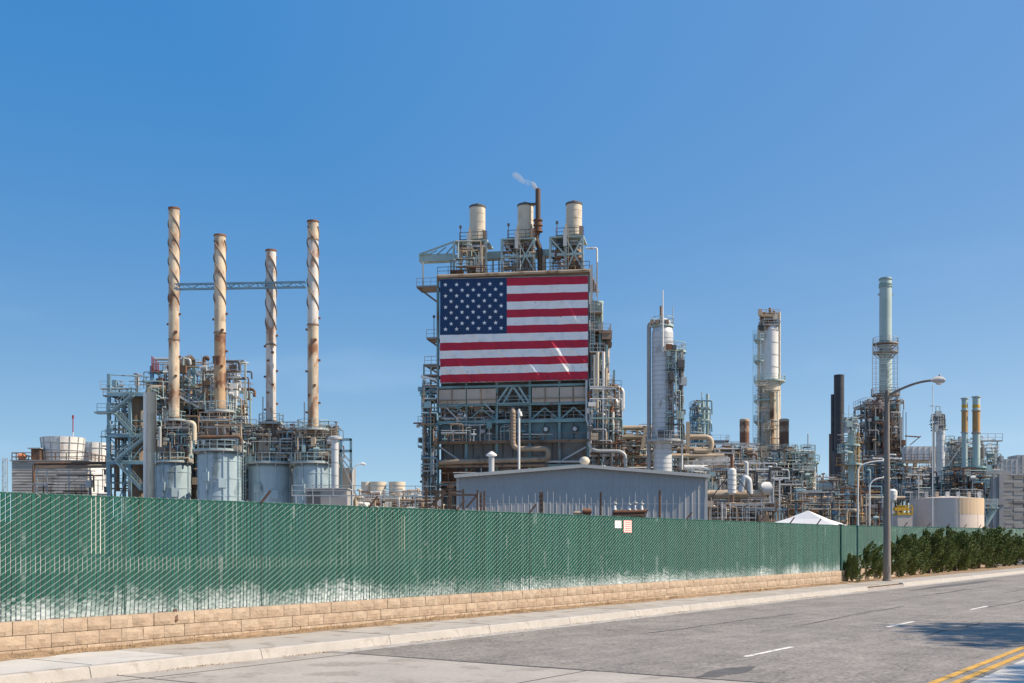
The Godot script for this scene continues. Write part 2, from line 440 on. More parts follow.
func street():
	var o: MeshInstance3D
	var mb := MB.new()
	# far ground
	mb.quad(Vector3(-3000, -0.06, 200), Vector3(3000, -0.06, 200), Vector3(3000, -0.06, -4000), Vector3(-3000, -0.06, -4000))
	o = put(mb, "ground", "yard"); o.set_meta("kind", "structure")
	mb = MB.new()
	mb.quad(F(-60, -0.25, GY), F(400, -0.25, GY), F(400, -420, GY), F(-60, -420, GY))
	o = put(mb, "yard", "yard"); o.set_meta("kind", "structure")
	mb = MB.new()
	mb.quad(F(-60, -0.3, GY + 0.004), F(400, -0.3, GY + 0.004), F(400, -42, GY + 0.004), F(-60, -42, GY + 0.004))
	o = put(mb, "yard_road", "yard_asphalt"); o.set_meta("kind", "structure")
	# carriageway
	mb = MB.new()
	sheet(mb, 4.4, 260, 1.9, 30, 0.0)
	var road := put(mb, "road", "asphalt"); road.set_meta("kind", "structure")
	mb = MB.new()
	sheet(mb, -60, 4.4, 1.9, 30, 0.0)
	o = put(mb, "concrete_apron", "concrete_road"); o.set_meta("kind", "structure")
	# joints cut into the apron and its ragged edge
	mb = MB.new()
	for i in 3:
		var t: float = [2.62, 6.9, 11.2][i]
		mb.bar(F(-40, t, 0.0045), F(4.3, t, 0.0045), 0.018, 0.002)
	for i in 4:
		var s := 4.4 - i * 4.6 - 4.0
		mb.bar(F(s, 1.95, 0.0045), F(s, 16, 0.0045), 0.018, 0.002)
	put(mb, "joint", "tar", o)
	mb = MB.new()
	rng.seed = 4
	var t := 2.0
	while t < 16.0:
		var t2 := t + rng.randf_range(0.25, 0.9)
		var w := rng.randf_range(0.015, 0.06)
		mb.quad(F(4.4 - w, t2, 0.005), F(4.42, t2, 0.005), F(4.42, t, 0.005), F(4.4 - w, t, 0.005))
		t = t2
	put(mb, "joint", "tar", road)
	# gutter pan
	mb = MB.new(); sheet(mb, 4.3, 260, 1.9, 2.42, 0.004); o = put(mb, "gutter", "kerb"); o.set_meta("kind", "structure")
	# cracks sealed with tar and two repair patches
	rng.seed = 14
	for c in 18:
		mb = MB.new()
		var s := rng.randf_range(5, 55); var tt := rng.randf_range(2.8, 11)
		var n := rng.randi_range(8, 22)
		for i in n:
			var s2 := s + rng.randf_range(0.25, 0.7); var t3 := tt + rng.randf_range(-0.06, 0.07)
			var w := rng.randf_range(0.012, 0.035)
			mb.quad(F(s, tt + w, 0.005), F(s2, t3 + w, 0.005), F(s2, t3 - w, 0.005), F(s, tt - w, 0.005))
			s = s2; tt = t3
		put(mb, "sealed_crack", "tar", road)
	for q in [[5.3, 8.55, 0.85, 0.22], [42.0, 3.3, 8.0, 0.3]]:
		mb = MB.new()
		var pts := []
		for i in 18:
			var a := TAU * i / 18
			var r := rng.randf_range(0.75, 1.1)
			pts.append(F(q[0] + cos(a) * q[2] * r, q[1] + sin(a) * q[3] * r, 0.0045))
		var c := F(q[0], q[1], 0.0045)
		for i in 18: mb.tri(c, pts[(i + 1) % 18], pts[i])
		put(mb, "repair_patch", "patch", road)
	# paint
	for i in 12:
		var s := 7.35 + i * 7.55
		mb = MB.new(); sheet(mb, s, s + 2.05, 7.89, 7.99, 0.006)
		put(mb, "lane_dash", "paint_white", road)
	for t4 in [11.13, 11.36]:
		mb = MB.new(); sheet(mb, 4.0, 200, t4, t4 + 0.11, 0.006)
		put(mb, "centre_line", "paint_yellow", road)
	# median of pale concrete with a low kerb
	mb = MB.new()
	mb.hexa([F(3.2, 13.9, 0), F(160, 13.9, 0), F(160, 11.68, 0), F(3.2, 11.68, 0), F(3.2, 13.9, 0.10), F(160, 13.9, 0.10), F(160, 11.75, 0.10), F(3.2, 11.75, 0.10)])
	o = put(mb, "median", "pavement_pale"); o.set_meta("kind", "structure")
	# kerb stones, each a piece; a dip where the storm drain lies
	var kb := Node3D.new(); kb.name = "kerb"; add_child(kb); kb.set_meta("kind", "structure")
	var s := -12.0
	while s < 90.0:
		var l := 3.0
		if s < 33.2 and s + l > 33.2: l = 33.2 - s
		if s >= 33.2 and s < 37.0: l = 4.7
		var low: bool = s >= 33.19 and s < 37.0
		var h := 0.15 if not low else 0.09
		mb = MB.new()
		var e := 0.006
		mb.hexa([F(s + e, 2.03, -0.02), F(s + l - e, 2.03, -0.02), F(s + l - e, 1.83, -0.02), F(s + e, 1.83, -0.02), F(s + e, 1.99, h - 0.02), F(s + l - e, 1.99, h - 0.02), F(s + l - e, 1.83, h - 0.02), F(s + e, 1.83, h - 0.02)])
		mb.hexa([F(s + e, 1.99, h - 0.02), F(s + l - e, 1.99, h - 0.02), F(s + l - e, 1.83, h - 0.02), F(s + e, 1.83, h - 0.02), F(s + e, 1.965, h), F(s + l - e, 1.965, h), F(s + l - e, 1.83, h), F(s + e, 1.83, h)])
		put(mb, "kerb_stone", "kerb_dark" if low else "kerb", kb)
		s += l
	# pavement slabs
	var pv := Node3D.new(); pv.name = "pavement"; add_child(pv); pv.set_meta("kind", "structure")
	s = -12.0
	var idx := 0
	rng.seed = 31
	while s < 90.0:
		var l := 1.52
		mb = MB.new()
		var dy := rng.randf_range(-0.004, 0.004)
		var e := 0.007
		mb.hexa([F(s + e, 1.82, 0), F(s + l - e, 1.82, 0), F(s + l - e, 0.28, 0), F(s + e, 0.28, 0), F(s + e, 1.82, 0.148 + dy), F(s + l - e, 1.82, 0.148 + dy), F(s + l - e, 0.28, 0.15 + dy), F(s + e, 0.28, 0.15 + dy)])
		var ml: String = "pavement_pale" if s < 1.2 else ["pavement", "pavement", "pavement_warm"][rng.randi() % 3]
		put(mb, "slab", ml, pv)
		s += l; idx += 1
	mb = MB.new(); sheet(mb, -12, 90, 0.2, 1.9, 0.12); put(mb, "bedding", "mortar", pv)
	# verge of bare soil under the wall, wider where the bushes stand
	mb = MB.new()
	rng.seed = 8
	s = -12.0
	var e0 := 0.30
	var y0 := 0.17
	while s < S1 + 1.0:
		var s2 := s + 0.3
		var e1 := rng.randf_range(0.27, 0.46)
		var y1 := rng.randf_range(0.155, 0.215)
		mb.quad(F(s, e0, 0.152), F(s2, e1, 0.152), F(s2, 0.12, y1), F(s, 0.12, y0))
		mb.quad(F(s, 0.12, y0), F(s2, 0.12, y1), F(s2, -0.05, y1 + 0.01), F(s, -0.05, y0 + 0.01))
		s = s2; e0 = e1; y0 = y1
	for i in 30:
		var a := S1 - 0.5 + i * 1.5
		var b := a + 1.5
		var wa: float = max(0.0, (a - S1)) * 0.215 + 0.1
		var wb: float = max(0.0, (b - S1)) * 0.215 + 0.1
		mb.quad(F(a, 0.4, 0.158), F(b, 0.4, 0.158), F(b, -wb, 0.2), F(a, -wa, 0.2))
	o = put(mb, "verge", "soil"); o.set_meta("kind", "structure")
	# far side of the street
	mb = MB.new()
	sheet(mb, -60, 200, 22.0, 26.0, 0.15); o = put(mb, "opposite_pavement", "pavement"); o.set_meta("kind", "structure")
	mb = MB.new()
	mb.hexa([F(-60, 22.15, -0.02), F(200, 22.15, -0.02), F(200, 21.9, -0.02), F(-60, 21.9, -0.02), F(-60, 22.15, 0.15), F(200, 22.15, 0.15), F(200, 21.93, 0.15), F(-60, 21.93, 0.15)])
	o = put(mb, "opposite_kerb", "kerb"); o.set_meta("kind", "structure")
	mb = MB.new(); sheet(mb, -60, 200, 26.0, 60.0, 0.13); o = put(mb, "opposite_verge", "soil"); o.set_meta("kind", "structure")

func block_mesh(sd: int, w: float, h: float) -> ArrayMesh:
	rng.seed = sd
	var mb := MB.new()
	var nx := 4
	var ny := 3
	var g := []
	for j in ny + 1:
		var row := []
		for i in nx + 1:
			var z := rng.randf_range(0.002, 0.022)
			if i == 0 or i == nx or j == 0 or j == ny: z = rng.randf_range(-0.006, 0.004)
			row.append(Vector3(w * i / nx, h * j / ny, z))
		g.append(row)
	for j in ny:
		for i in nx:
			mb.quad(g[j][i], g[j][i + 1], g[j + 1][i + 1], g[j + 1][i])
	var bk := Vector3(0, 0, -0.16)
	var z0 := Vector3(0, 0, 0)
	# top, bottom and ends
	mb.quad(Vector3(0, h, -0.003), Vector3(w, h, -0.003), Vector3(w, h, -0.16), Vector3(0, h, -0.16))
	mb.quad(Vector3(0, 0, -0.16), Vector3(w, 0, -0.16), Vector3(w, 0, -0.003), Vector3(0, 0, -0.003))
	mb.quad(Vector3(w, 0, -0.003), Vector3(w, 0, -0.16), Vector3(w, h, -0.16), Vector3(w, h, -0.003))
	mb.quad(Vector3(0, 0, -0.16), Vector3(0, 0, -0.003), Vector3(0, h, -0.003), Vector3(0, h, -0.16))
	return mb.commit()

func wall():
	var variants := []
	for i in 8: variants.append(block_mesh(100 + i, 0.398, 0.195))
	var half := block_mesh(200, 0.195, 0.195)
	for run in 2:
		var w := thing("block_wall", (F(0, 0, GY) if run == 0 else F2(0, 0, GY)), ["low tan split-face block wall under the green slatted fence", "shaded end of the low block wall behind the juniper bushes"][run], "wall", "low block walls")
		var D := DS if run == 0 else DS2
		var T := DT if run == 0 else DT2
		var s_from := -5.5 if run == 0 else 0.0
		var s_to := S1 if run == 0 else 40.0
		var O: Vector3 = w.position
		var mb := MB.new()
		var a0 := O + D * s_from - T * 0.03
		var b0 := O + D * s_to - T * 0.03
		a0.y = 0.06; b0.y = 0.06
		mb.hexa([a0, b0, b0 - T * 0.155, a0 - T * 0.155, a0 + Vector3(0, 0.558, 0), b0 + Vector3(0, 0.558, 0), b0 - T * 0.155 + Vector3(0, 0.558, 0), a0 - T * 0.155 + Vector3(0, 0.558, 0)])
		put(mb, "core", "mortar", w)
		rng.seed = 50 + run
		var bas := Basis(D, Vector3.UP, T)
		for c in 3:
			var s := s_from + (0.2032 if c % 2 else 0.0)
			var k := 0
			while s < s_to - 0.2:
				var mi := MeshInstance3D.new()
				mi.name = "block"
				mi.mesh = variants[rng.randi() % 8]
				mi.material_override = M["block_%d" % (rng.randi() % 4)]
				w.add_child(mi, true)
				var out := rng.randf_range(-0.005, 0.006)
				mi.transform = Transform3D(bas, D * s + T * out + Vector3(0, 0.02 + c * 0.2032 - 0.08, 0))
				s += 0.4064; k += 1

func fence():
	for run in 2:
		var w := thing("chain_link_fence", (F(0, -0.09, GY) if run == 0 else F2(0, -0.09, GY)), ["green slatted chain-link fence standing on the tan block wall", "green slatted chain-link fence behind the juniper bushes"][run], "fence", "green slatted fences")
		var D := DS if run == 0 else DS2
		var T := DT if run == 0 else DT2
		var O: Vector3 = w.position
		O.y = 0.0
		var L0 := -5.4 if run == 0 else 0.12
		var L1 := S1 - 0.05 if run == 0 else 62.0
		var B := 0.645     # foot of the mesh
		var H := 1.845
		rng.seed = 60 + run
		var pitch := 0.078
		var bas := Basis(D, Vector3.UP, T)
		var n := int((L1 - L0) / pitch)
		var rest := MB.new()
		var singles := 0
		for i in n:
			var s := L0 + i * pitch + pitch * 0.5
			if rng.randf() < 0.0005: continue
			var wd := 0.0615
			var lean := rng.randf_range(-0.004, 0.004)
			var drop := rng.randf_range(-0.02, 0.012)
			if rng.randf() < 0.03:
				lean *= 5.0; drop -= 0.035
			var z := rng.randf_range(-0.002, 0.002)
			var twist := rng.randf_range(-0.004, 0.004)
			var foot := 0.0
			if run == 0 and (s > 1.2 and s < 12.5): foot = -0.03 * (0.5 + 0.5 * sin(s * 1.3)) + rng.randf_range(-0.008, 0.008)
			var mb := MB.new()
			var uu := (s + (0.0 if run == 0 else 38.0) + 6.0) / 56.0
			while uu > 1.0: uu -= 1.0
			uu = (floor(uu * 2048.0) + 0.5) / 2048.0
			var lv := [[B + drop, foot], [B + 0.28, 0.0], [B + H - 0.03 + drop * 0.5, lean]]
			for k in 2:
				var y0: float = lv[k][0]
				var y1: float = lv[k + 1][0]
				var x0: Vector3 = D * (s + lv[k][1])
				var x1: Vector3 = D * (s + lv[k + 1][1])
				var hx := D * wd * 0.5
				var v0 := 1.0 - clampf((y0 - B) / H, 0.0, 1.0)
				var v1 := 1.0 - clampf((y1 - B) / H, 0.0, 1.0)
				for sd in [1.0, -1.0]:
					var tz: Vector3 = T * (z + 0.004 * sd)
					var a: Vector3 = O + x0 - hx * sd + tz + T * twist + Vector3(0, y0, 0)
					var b: Vector3 = O + x0 + hx * sd + tz - T * twist + Vector3(0, y0, 0)
					var c: Vector3 = O + x1 + hx * sd + tz - T * twist + Vector3(0, y1, 0)
					var d: Vector3 = O + x1 - hx * sd + tz + T * twist + Vector3(0, y1, 0)
					mb.quad(a, b, c, d, Vector2(uu, v0), Vector2(uu, v0), Vector2(uu, v1), Vector2(uu, v1))
				for sd in [1.0, -1.0]:
					var e0: Vector3 = O + x0 + hx * sd + T * z + Vector3(0, y0, 0)
					var e1: Vector3 = O + x1 + hx * sd + T * z + Vector3(0, y1, 0)
					var tt: Vector3 = T * 0.004 * sd
					mb.quad(e0 + tt, e0 - tt, e1 - tt, e1 + tt, Vector2(uu, v0), Vector2(uu, v0), Vector2(uu, v1), Vector2(uu, v1))
			if run == 0 and s > -0.4 and singles < 300:
				put(mb, "slat", "slat", w); singles += 1
			else:
				var off := rest.v.size()
				rest.v.append_array(mb.v); rest.n.append_array(mb.n); rest.t.append_array(mb.t)
				for q in mb.ix: rest.ix.append(q + off)
		put(rest, "slat_rows", "slat", w, "stuff")
		# woven wire: one column of weave, instanced along the run
		var col := MB.new()
		var m := int(H / 0.094)
		for j in m:
			var y := j * 0.094
			var p0 := Vector3(-pitch * 0.5, y, 0.004)
			var p1 := Vector3(-pitch * 0.42, y + 0.003, 0.0095)
			var p2 := Vector3(pitch * 0.42, y + 0.044, 0.0095)
			var p3 := Vector3(pitch * 0.5, y + 0.047, 0.004)
			col.sweep([p0, p1, p2, p3], 0.0024, 4, false)
			var q1 := Vector3(pitch * 0.42, y + 0.050, -0.0095)
			var q2 := Vector3(-pitch * 0.42, y + 0.091, -0.0095)
			col.sweep([p3, q1, q2], 0.003, 4, false)
		var mm := MultiMesh.new()
		mm.transform_format = MultiMesh.TRANSFORM_3D
		mm.mesh = col.commit()
		mm.instance_count = n
		for i in n:
			var s := L0 + i * pitch + pitch * 0.5
			mm.set_instance_transform(i, Transform3D(bas, D * s + Vector3(0, B - GY + (0.047 if i % 2 else 0.0), 0)))
		var mi := MultiMeshInstance3D.new()
		mi.name = "wire_mesh"; mi.multimesh = mm; mi.material_override = M.wire
		w.add_child(mi, true); mi.set_meta("kind", "stuff")
		# posts, rails, barbed-wire arms
		var s := L0 + 0.3
		if run == 0: s = -3.61
		var k := 0
		while s < L1 - 0.4:
			var p := O + D * s + T * 0.002
			prod(w, "post", "post_green", p + Vector3(0, 0.5, 0), p + Vector3(0, B + H - 0.02, 0), 0.013, 8)
			var show: bool = (run == 1 and k % 2 == 0) or (run == 0 and k >= 3 and k != 7)
			if show:
				var q := p + Vector3(0, B + H - 0.03, 0)
				pbar(w, "barb_arm", "rust_bar", q, q + Vector3(0, 0.21, 0) + D * 0.10 + T * 0.13, 0.035, 0.04)
			s += 2.87; k += 1
		prod(w, "top_rail", "post_green", O + D * L0 - T * 0.02 + Vector3(0, B + H - 0.03, 0), O + D * L1 - T * 0.02 + Vector3(0, B + H - 0.03, 0), 0.012, 6)
		pbar(w, "bottom_rail", "rust_bar", O + D * L0 - T * 0.015 + Vector3(0, B - 0.02, 0), O + D * L1 - T * 0.015 + Vector3(0, B - 0.02, 0), 0.03, 0.024)
		if run == 0:
			var p := O + D * (S1 - 0.02)
			pbar(w, "end_post", "post_green", p + Vector3(0, 0.14, 0), p + Vector3(0, B + H + 0.02, 0), 0.14, 0.14, D)
			# broken bracket hanging below the mesh
			pbar(w, "bracket", "rust_bar", O + D * 3.05 + T * 0.11 + Vector3(0, 0.50, 0), O + D * 3.1 + T * 0.02 + Vector3(0, 0.68, 0), 0.05, 0.03)
	# two notices wired to the mesh
	for q in 2:
		var wd: float = [0.36, 0.46][q]
		var ht: float = [0.20, 0.33][q]
		var im := Image.create(96, 128, false, Image.FORMAT_RGB8)
		im.fill(Color(0.93, 0.9, 0.88))
		var red := Color(0.86, 0.36, 0.36)
		if q == 1:
			im.fill_rect(Rect2i(0, 0, 96, 128), Color(0.9, 0.52, 0.5))
			im.fill_rect(Rect2i(3, 3, 90, 122), Color(0.95, 0.80, 0.78))
			rng.seed = 6
			for r in 5:
				var x := 16
				while x < 84:
					var l := rng.randi_range(5, 12)
					im.fill_rect(Rect2i(x, 14 + r * 22, min(l, 86 - x), 11), Color(0.87, 0.40, 0.40))
					x += l + 3
		else:
			im.fill_rect(Rect2i(30, 36, 50, 44), Color(0.95, 0.84, 0.82))
			for r in 4: im.fill_rect(Rect2i(14, 30 + r * 18, 60, 4), Color(0.92, 0.75, 0.74))
		im.generate_mipmaps()
		var nm: String = ["notice_a", "notice_b"][q]
		var m := StandardMaterial3D.new(); m.albedo_texture = ImageTexture.create_from_image(im); m.roughness = 0.7
		M[nm] = m
		flat("notice_back", Color(0.5, 0.5, 0.5))
		var s: float = [17.95, 18.49][q]
		var y: float = [2.25, 2.20][q]
		var n := thing("fence_notice", F(s, -0.07, y), ["small white notice wired to the green fence", "red and white warning notice wired to the green fence"][q], "sign", "notices on the fence")
		var c := F(s, -0.072, y)
		var mb := MB.new()
		var x := DS * wd * 0.5
		var u := Vector3(0, ht * 0.5, 0)
		mb.quad(c - x - u, c + x - u, c + x + u, c - x + u, Vector2(0, 1), Vector2(1, 1), Vector2(1, 0), Vector2(0, 0))
		put(mb, "face", nm, n)
		mb = MB.new()
		mb.bar(c - x - DT * 0.003, c + x - DT * 0.003, 0.004, ht)
		put(mb, "backing", "notice_back", n)

func juniper_mesh(sd: int) -> Array:
	rng.seed = sd
	var wood := MB.new()
	var leaf := MB.new()
	var trunk := [Vector3(0, 0, 0), Vector3(rng.randf_range(-0.06, 0.06), 0.3, 0.0), Vector3(rng.randf_range(-0.15, 0.15), 0.75, rng.randf_range(-0.1, 0.1)), Vector3(rng.randf_range(-0.2, 0.2), 1.4, rng.randf_range(-0.15, 0.15))]
	wood.sweep(trunk, [0.075, 0.06, 0.05, 0.03], 7)
	var plumes := []
	var count := 36
	for i in count:
		var f := (i + rng.randf()) / count
		var h := 0.16 + f * 1.5
		var spread := 0.62 * (1.0 - pow(abs(f - 0.35) / 0.75, 1.6))
		var a := i * 2.399 + rng.randf_range(-0.5, 0.5)
		var r: float = max(0.08, spread) * rng.randf_range(0.45, 1.1)
		var c := Vector3(cos(a) * r, h, sin(a) * r)
		var dirv := Vector3(cos(a) * rng.randf_range(0.15, 0.55) + 0.25, 1.15, sin(a) * rng.randf_range(0.2, 0.7)).normalized()
		var ln := rng.randf_range(0.42, 0.85) * (1.0 if f < 0.7 else 1.35)
		plumes.append([c, dirv, ln])
		var tp: Vector3 = trunk[1].lerp(trunk[3], clampf(f * 0.9, 0, 1))
		wood.sweep([tp, tp.lerp(c, 0.6) + Vector3(0, -0.05, 0), c + dirv * ln * 0.4], [0.025, 0.018, 0.008], 5)
	for p in plumes:
		var c: Vector3 = p[0]
		var dv: Vector3 = p[1]
		var ln: float = p[2]
		var x := dv.cross(Vector3(0.3, 0.2, 0.9)).normalized()
		var z := dv.cross(x)
		var m := int(420 * ln)
		var curl := rng.randf_range(0, TAU)
		for j in m:
			var g := rng.randf()
			var rad := (0.125 * sin(pow(g, 0.6) * PI) + 0.015) * rng.randf_range(0.35, 1.1)
			var a := rng.randf() * TAU
			var o := x * cos(a) + z * sin(a)
			var q := c + dv * (g - 0.25) * ln + o * rad + x * sin(g * 3.0 + curl) * 0.05
			var up := (dv * 1.1 + o * rng.randf_range(0.4, 1.3) + Vector3(rng.randf_range(-0.4, 0.4), rng.randf_range(-0.2, 0.3), rng.randf_range(-0.4, 0.4))).normalized()
			var sd2 := up.cross(Vector3(rng.randf_range(-1, 1), rng.randf_range(-1, 1), rng.randf_range(-1, 1))).normalized()
			var l := rng.randf_range(0.055, 0.11)
			var w := rng.randf_range(0.014, 0.026)
			leaf.quad(q - sd2 * w * 0.5, q + up * l * 0.4 + sd2 * w * -1.0, q + up * l, q + up * l * 0.4 + sd2 * w)
	return [wood.commit(), leaf.commit()]

func bushes():
	var fm: StandardMaterial3D = mk("juniper", Color(0.10, 0.138, 0.029), 0.75, 0.0, 0.4, Color(0.15, 0.18, 0.04), 0.53, Vector3(0.9, 0.9, 0.9), 0.2)
	fm.backlight_enabled = true; fm.backlight = Color(0.03, 0.05, 0.01)
	mk("bark", Color(0.12, 0.085, 0.06), 0.95, 0.0, 0.3, Color(0.2, 0.16, 0.12), 0.55, Vector3(2, 0.6, 2))
	var variants := []
	for i in 5: variants.append(juniper_mesh(300 + i * 13))
	# s along the street, t from the wall line, height
	var px := [852, 862, 874, 889, 902, 914, 928, 941, 955, 966, 979, 991, 1004, 1016, 1030, 1046]
	var hh := [1.35, 1.75, 1.75, 1.95, 2.35, 2.35, 2.65, 2.35, 2.8, 2.45, 2.65, 2.95, 2.6, 2.5, 2.5, 2.5]
	var labels := ["small juniper bush at the fence corner against the block wall", "juniper bush on a bare dark trunk beside the fence corner", "juniper bush just before the street lamp pole", "juniper bush directly behind the street lamp pole"]
	rng.seed = 90
	for i in px.size():
		var u: float = (px[i] - 512.0) / K
		# where the sight line meets a row standing between the pavement and the fence
		var off: float = -0.25 - 0.085 * i + rng.randf_range(-0.15, 0.15)
		if i == 0: off = 0.22
		var base := F(0, off)
		# solve base.x + DS.x*s = u * -(base.z + DS.z*s)
		var s: float = (-u * base.z - base.x) / (DS.x + u * DS.z)
		var at := F(s, off, 0.17)
		var lb: String = labels[i] if i < 4 else "juniper bush in the row along the fence, %s" % [["next to the lamp", "second past the lamp", "third past the lamp", "fourth past the lamp", "fifth past the lamp, with a tall tip", "sixth past the lamp", "seventh past the lamp", "eighth past the lamp, tallest of all", "ninth past the lamp", "tenth past the lamp", "eleventh past the lamp", "twelfth past the lamp"][i - 4]]
		var b := thing("juniper_bush", at, lb, "bush", "juniper bushes along the fence")
		b.position = at
		var k: float = hh[i] * 0.84 / 2.15
		b.rotation.y = rng.randf_range(-0.7, 0.7)
		var vv = variants[i % 5]
		for q in 2:
			var mi := MeshInstance3D.new()
			mi.name = ["trunk", "foliage"][q]
			mi.mesh = vv[q]
			mi.material_override = M[["bark", "juniper"][q]]
			mi.scale = Vector3(k * 1.45, k, k * 1.45) if i > 2 else Vector3(k * 1.15, k, k * 1.15)
			b.add_child(mi)

func weeds():
	mk("dry_grass", Color(0.36, 0.25, 0.13), 1.0, 0.0, 0.3, Color(0.16, 0.15, 0.06), 0.6, Vector3(0.7, 0.7, 0.7), 0.2)
	var mb := MB.new()
	rng.seed = 41
	var f := FastNoiseLite.new(); f.seed = 3; f.frequency = 0.25
	for i in 9000:
		var s := rng.randf_range(-6, S1 + 4)
		if f.get_noise_1d(s) < rng.randf_range(-0.5, 0.35): continue
		var t := 0.05 + 0.30 * pow(rng.randf(), 1.3)
		var y := 0.165
		var h := rng.randf_range(0.02, 0.11)
		var p := F(s, t, y)
		var d := Vector3(rng.randf_range(-1, 1), 0, rng.randf_range(-1, 1)).normalized()
		var up := (Vector3(rng.randf_range(-1, 1), 0.9, rng.randf_range(-1, 1))).normalized() * h
		mb.tri(p - d * 0.006, p + d * 0.006, p + up)
	# leaf litter blown into the gutter
	for i in 2600:
		var s := rng.randf_range(-4, 34)
		if f.get_noise_1d(s * 1.7 + 40) < rng.randf_range(-0.2, 0.4): continue
		var p := F(s, 2.06 + 0.2 * pow(rng.randf(), 2.0), 0.008)
		var d := Vector3(rng.randf_range(-1, 1), 0, rng.randf_range(-1, 1)).normalized() * 0.012
		var e := d.cross(Vector3.UP) * 0.8
		mb.quad(p - d, p + e, p + d + Vector3(0, 0.012, 0), p - e + Vector3(0, 0.01, 0))
	var o := put(mb, "dry_weeds", "dry_grass")
	tag(o, "dry weeds and leaf litter along the wall foot and gutter", "weeds", "", "stuff")

func street_lamp():
	var b := F(0, 0.85)
	var u := (887.0 - 512.0) / K
	var s: float = (-u * b.z - b.x) / (DS.x + u * DS.z)
	b = F(s, 0.85, 0.148)
	var d := -b.z
	var L := thing("street_lamp", b, "tall brown street lamp with curved arm at the kerb beside the junipers", "street lamp")
	L.position = b
	var top := P(887, 393, d)
	prod(L, "pole", "pole_brown", Vector3(b.x, 0.15, b.z), Vector3(b.x, top.y, b.z), 0.165, 14, 0.095)
	plathe(L, "base_collar", "pole_brown", b, [[0.2, 0.0], [0.2, 0.05], [0.17, 0.07]], 14)
	prod(L, "cap", "pole_brown", Vector3(b.x, top.y, b.z), Vector3(b.x, top.y + 0.12, b.z), 0.1, 12, 0.04)
	var pts := []
	for i in 13:
		var f := i / 12.0
		var x: float = lerp(887.0, 927.0, f)
		var y: float = 396.0 - 13.5 * sin(f * PI * 0.5)
		var p := P(x, y, d)
		p += Vector3(0, 0, f * 0.6)
		pts.append(p)
	var mb := MB.new()
	mb.sweep(pts, 0.05, 8)
	put(mb, "arm", "pole_brown", L)
	var e: Vector3 = pts[12]
	var hd := MB.new()
	hd.sweep([e + Vector3(-0.08, 0, 0), e + Vector3(0.04, 0.02, 0.01), e + Vector3(0.2, 0.03, 0.02), e + Vector3(0.42, 0.01, 0.03), e + Vector3(0.52, -0.02, 0.04)], [0.05, 0.1, 0.16, 0.14, 0.05], 12)
	var h := put(hd, "lamp_head", "galv", L)
	hd = MB.new()
	hd.lathe(e + Vector3(0.28, -0.19, 0.02), [[0.0, 0.0], [0.1, 0.02], [0.14, 0.1]], 12)
	put(hd, "lens", "white", h)
	prod(h, "photocell", "galv", e + Vector3(0.3, 0.14, 0.02), e + Vector3(0.3, 0.24, 0.02), 0.045, 8)
	pbox(L, "hand_hole_cover", "pole_brown", b + Vector3(0, 0.5, 0.155), Vector3(0.12, 0.25, 0.03))

func street_tree(at: Vector3, h: float, cr: float, sd: int, label: String):
	rng.seed = sd
	var t := thing("street_tree", at, label, "tree", "trees across the street")
	t.position = at
	var top := at + Vector3(0.2, h, 0.1)
	var mb := MB.new(); mb.sweep([at, at + Vector3(0.05, h * 0.3, 0), at + Vector3(0.0, h * 0.6, 0.08), top], [0.3, 0.24, 0.2, 0.1], 10); put(mb, "trunk", "bark", t)
	var crown := MB.new()
	var limbs := MB.new()
	for i in 90:
		var a := i * 2.399
		var e := asin(lerpf(-0.75, 0.98, (i + 0.5) / 90.0))
		var r := cr * rng.randf_range(0.5, 1.12)
		var c := top + Vector3(cos(a) * cos(e) * r, sin(e) * r * 0.75, sin(a) * cos(e) * r)
		if i % 3 == 0: limbs.sweep([top - Vector3(0, cr * 0.7, 0), top.lerp(c, 0.5) - Vector3(0, 0.2, 0), c], [0.09, 0.05, 0.02], 5)
		var sz := rng.randf_range(0.45, 0.85)
		for j in 70:
			var o := Vector3(rng.randfn(), rng.randfn() * 0.7, rng.randfn()) * sz * 0.5
			var p := c + o
			var u := Vector3(rng.randf_range(-1, 1), rng.randf_range(-0.6, 0.6), rng.randf_range(-1, 1)).normalized() * rng.randf_range(0.1, 0.2)
			var w := u.cross(Vector3(rng.randf_range(-1, 1), rng.randf_range(-1, 1), rng.randf_range(-1, 1))).normalized() * rng.randf_range(0.05, 0.09)
			crown.quad(p - u, p - w, p + u, p + w)
	put(limbs, "limbs", "bark", t)
	put(crown, "crown", "tree_leaf", t)

func palms():
	mk("tree_leaf", Color(0.05, 0.085, 0.025), 0.7, 0.0, 0.3, Color(0.08, 0.12, 0.03), 0.55, Vector3(0.5, 0.5, 0.5))
	street_tree(Vector3(23.25, 0.13, -20.1), 10.6, 3.3, 5, "tall leafy street tree across the street beside a lower tree")
	street_tree(Vector3(19.95, 0.13, -11.8), 10.0, 2.6, 9, "lower leafy street tree across the street")

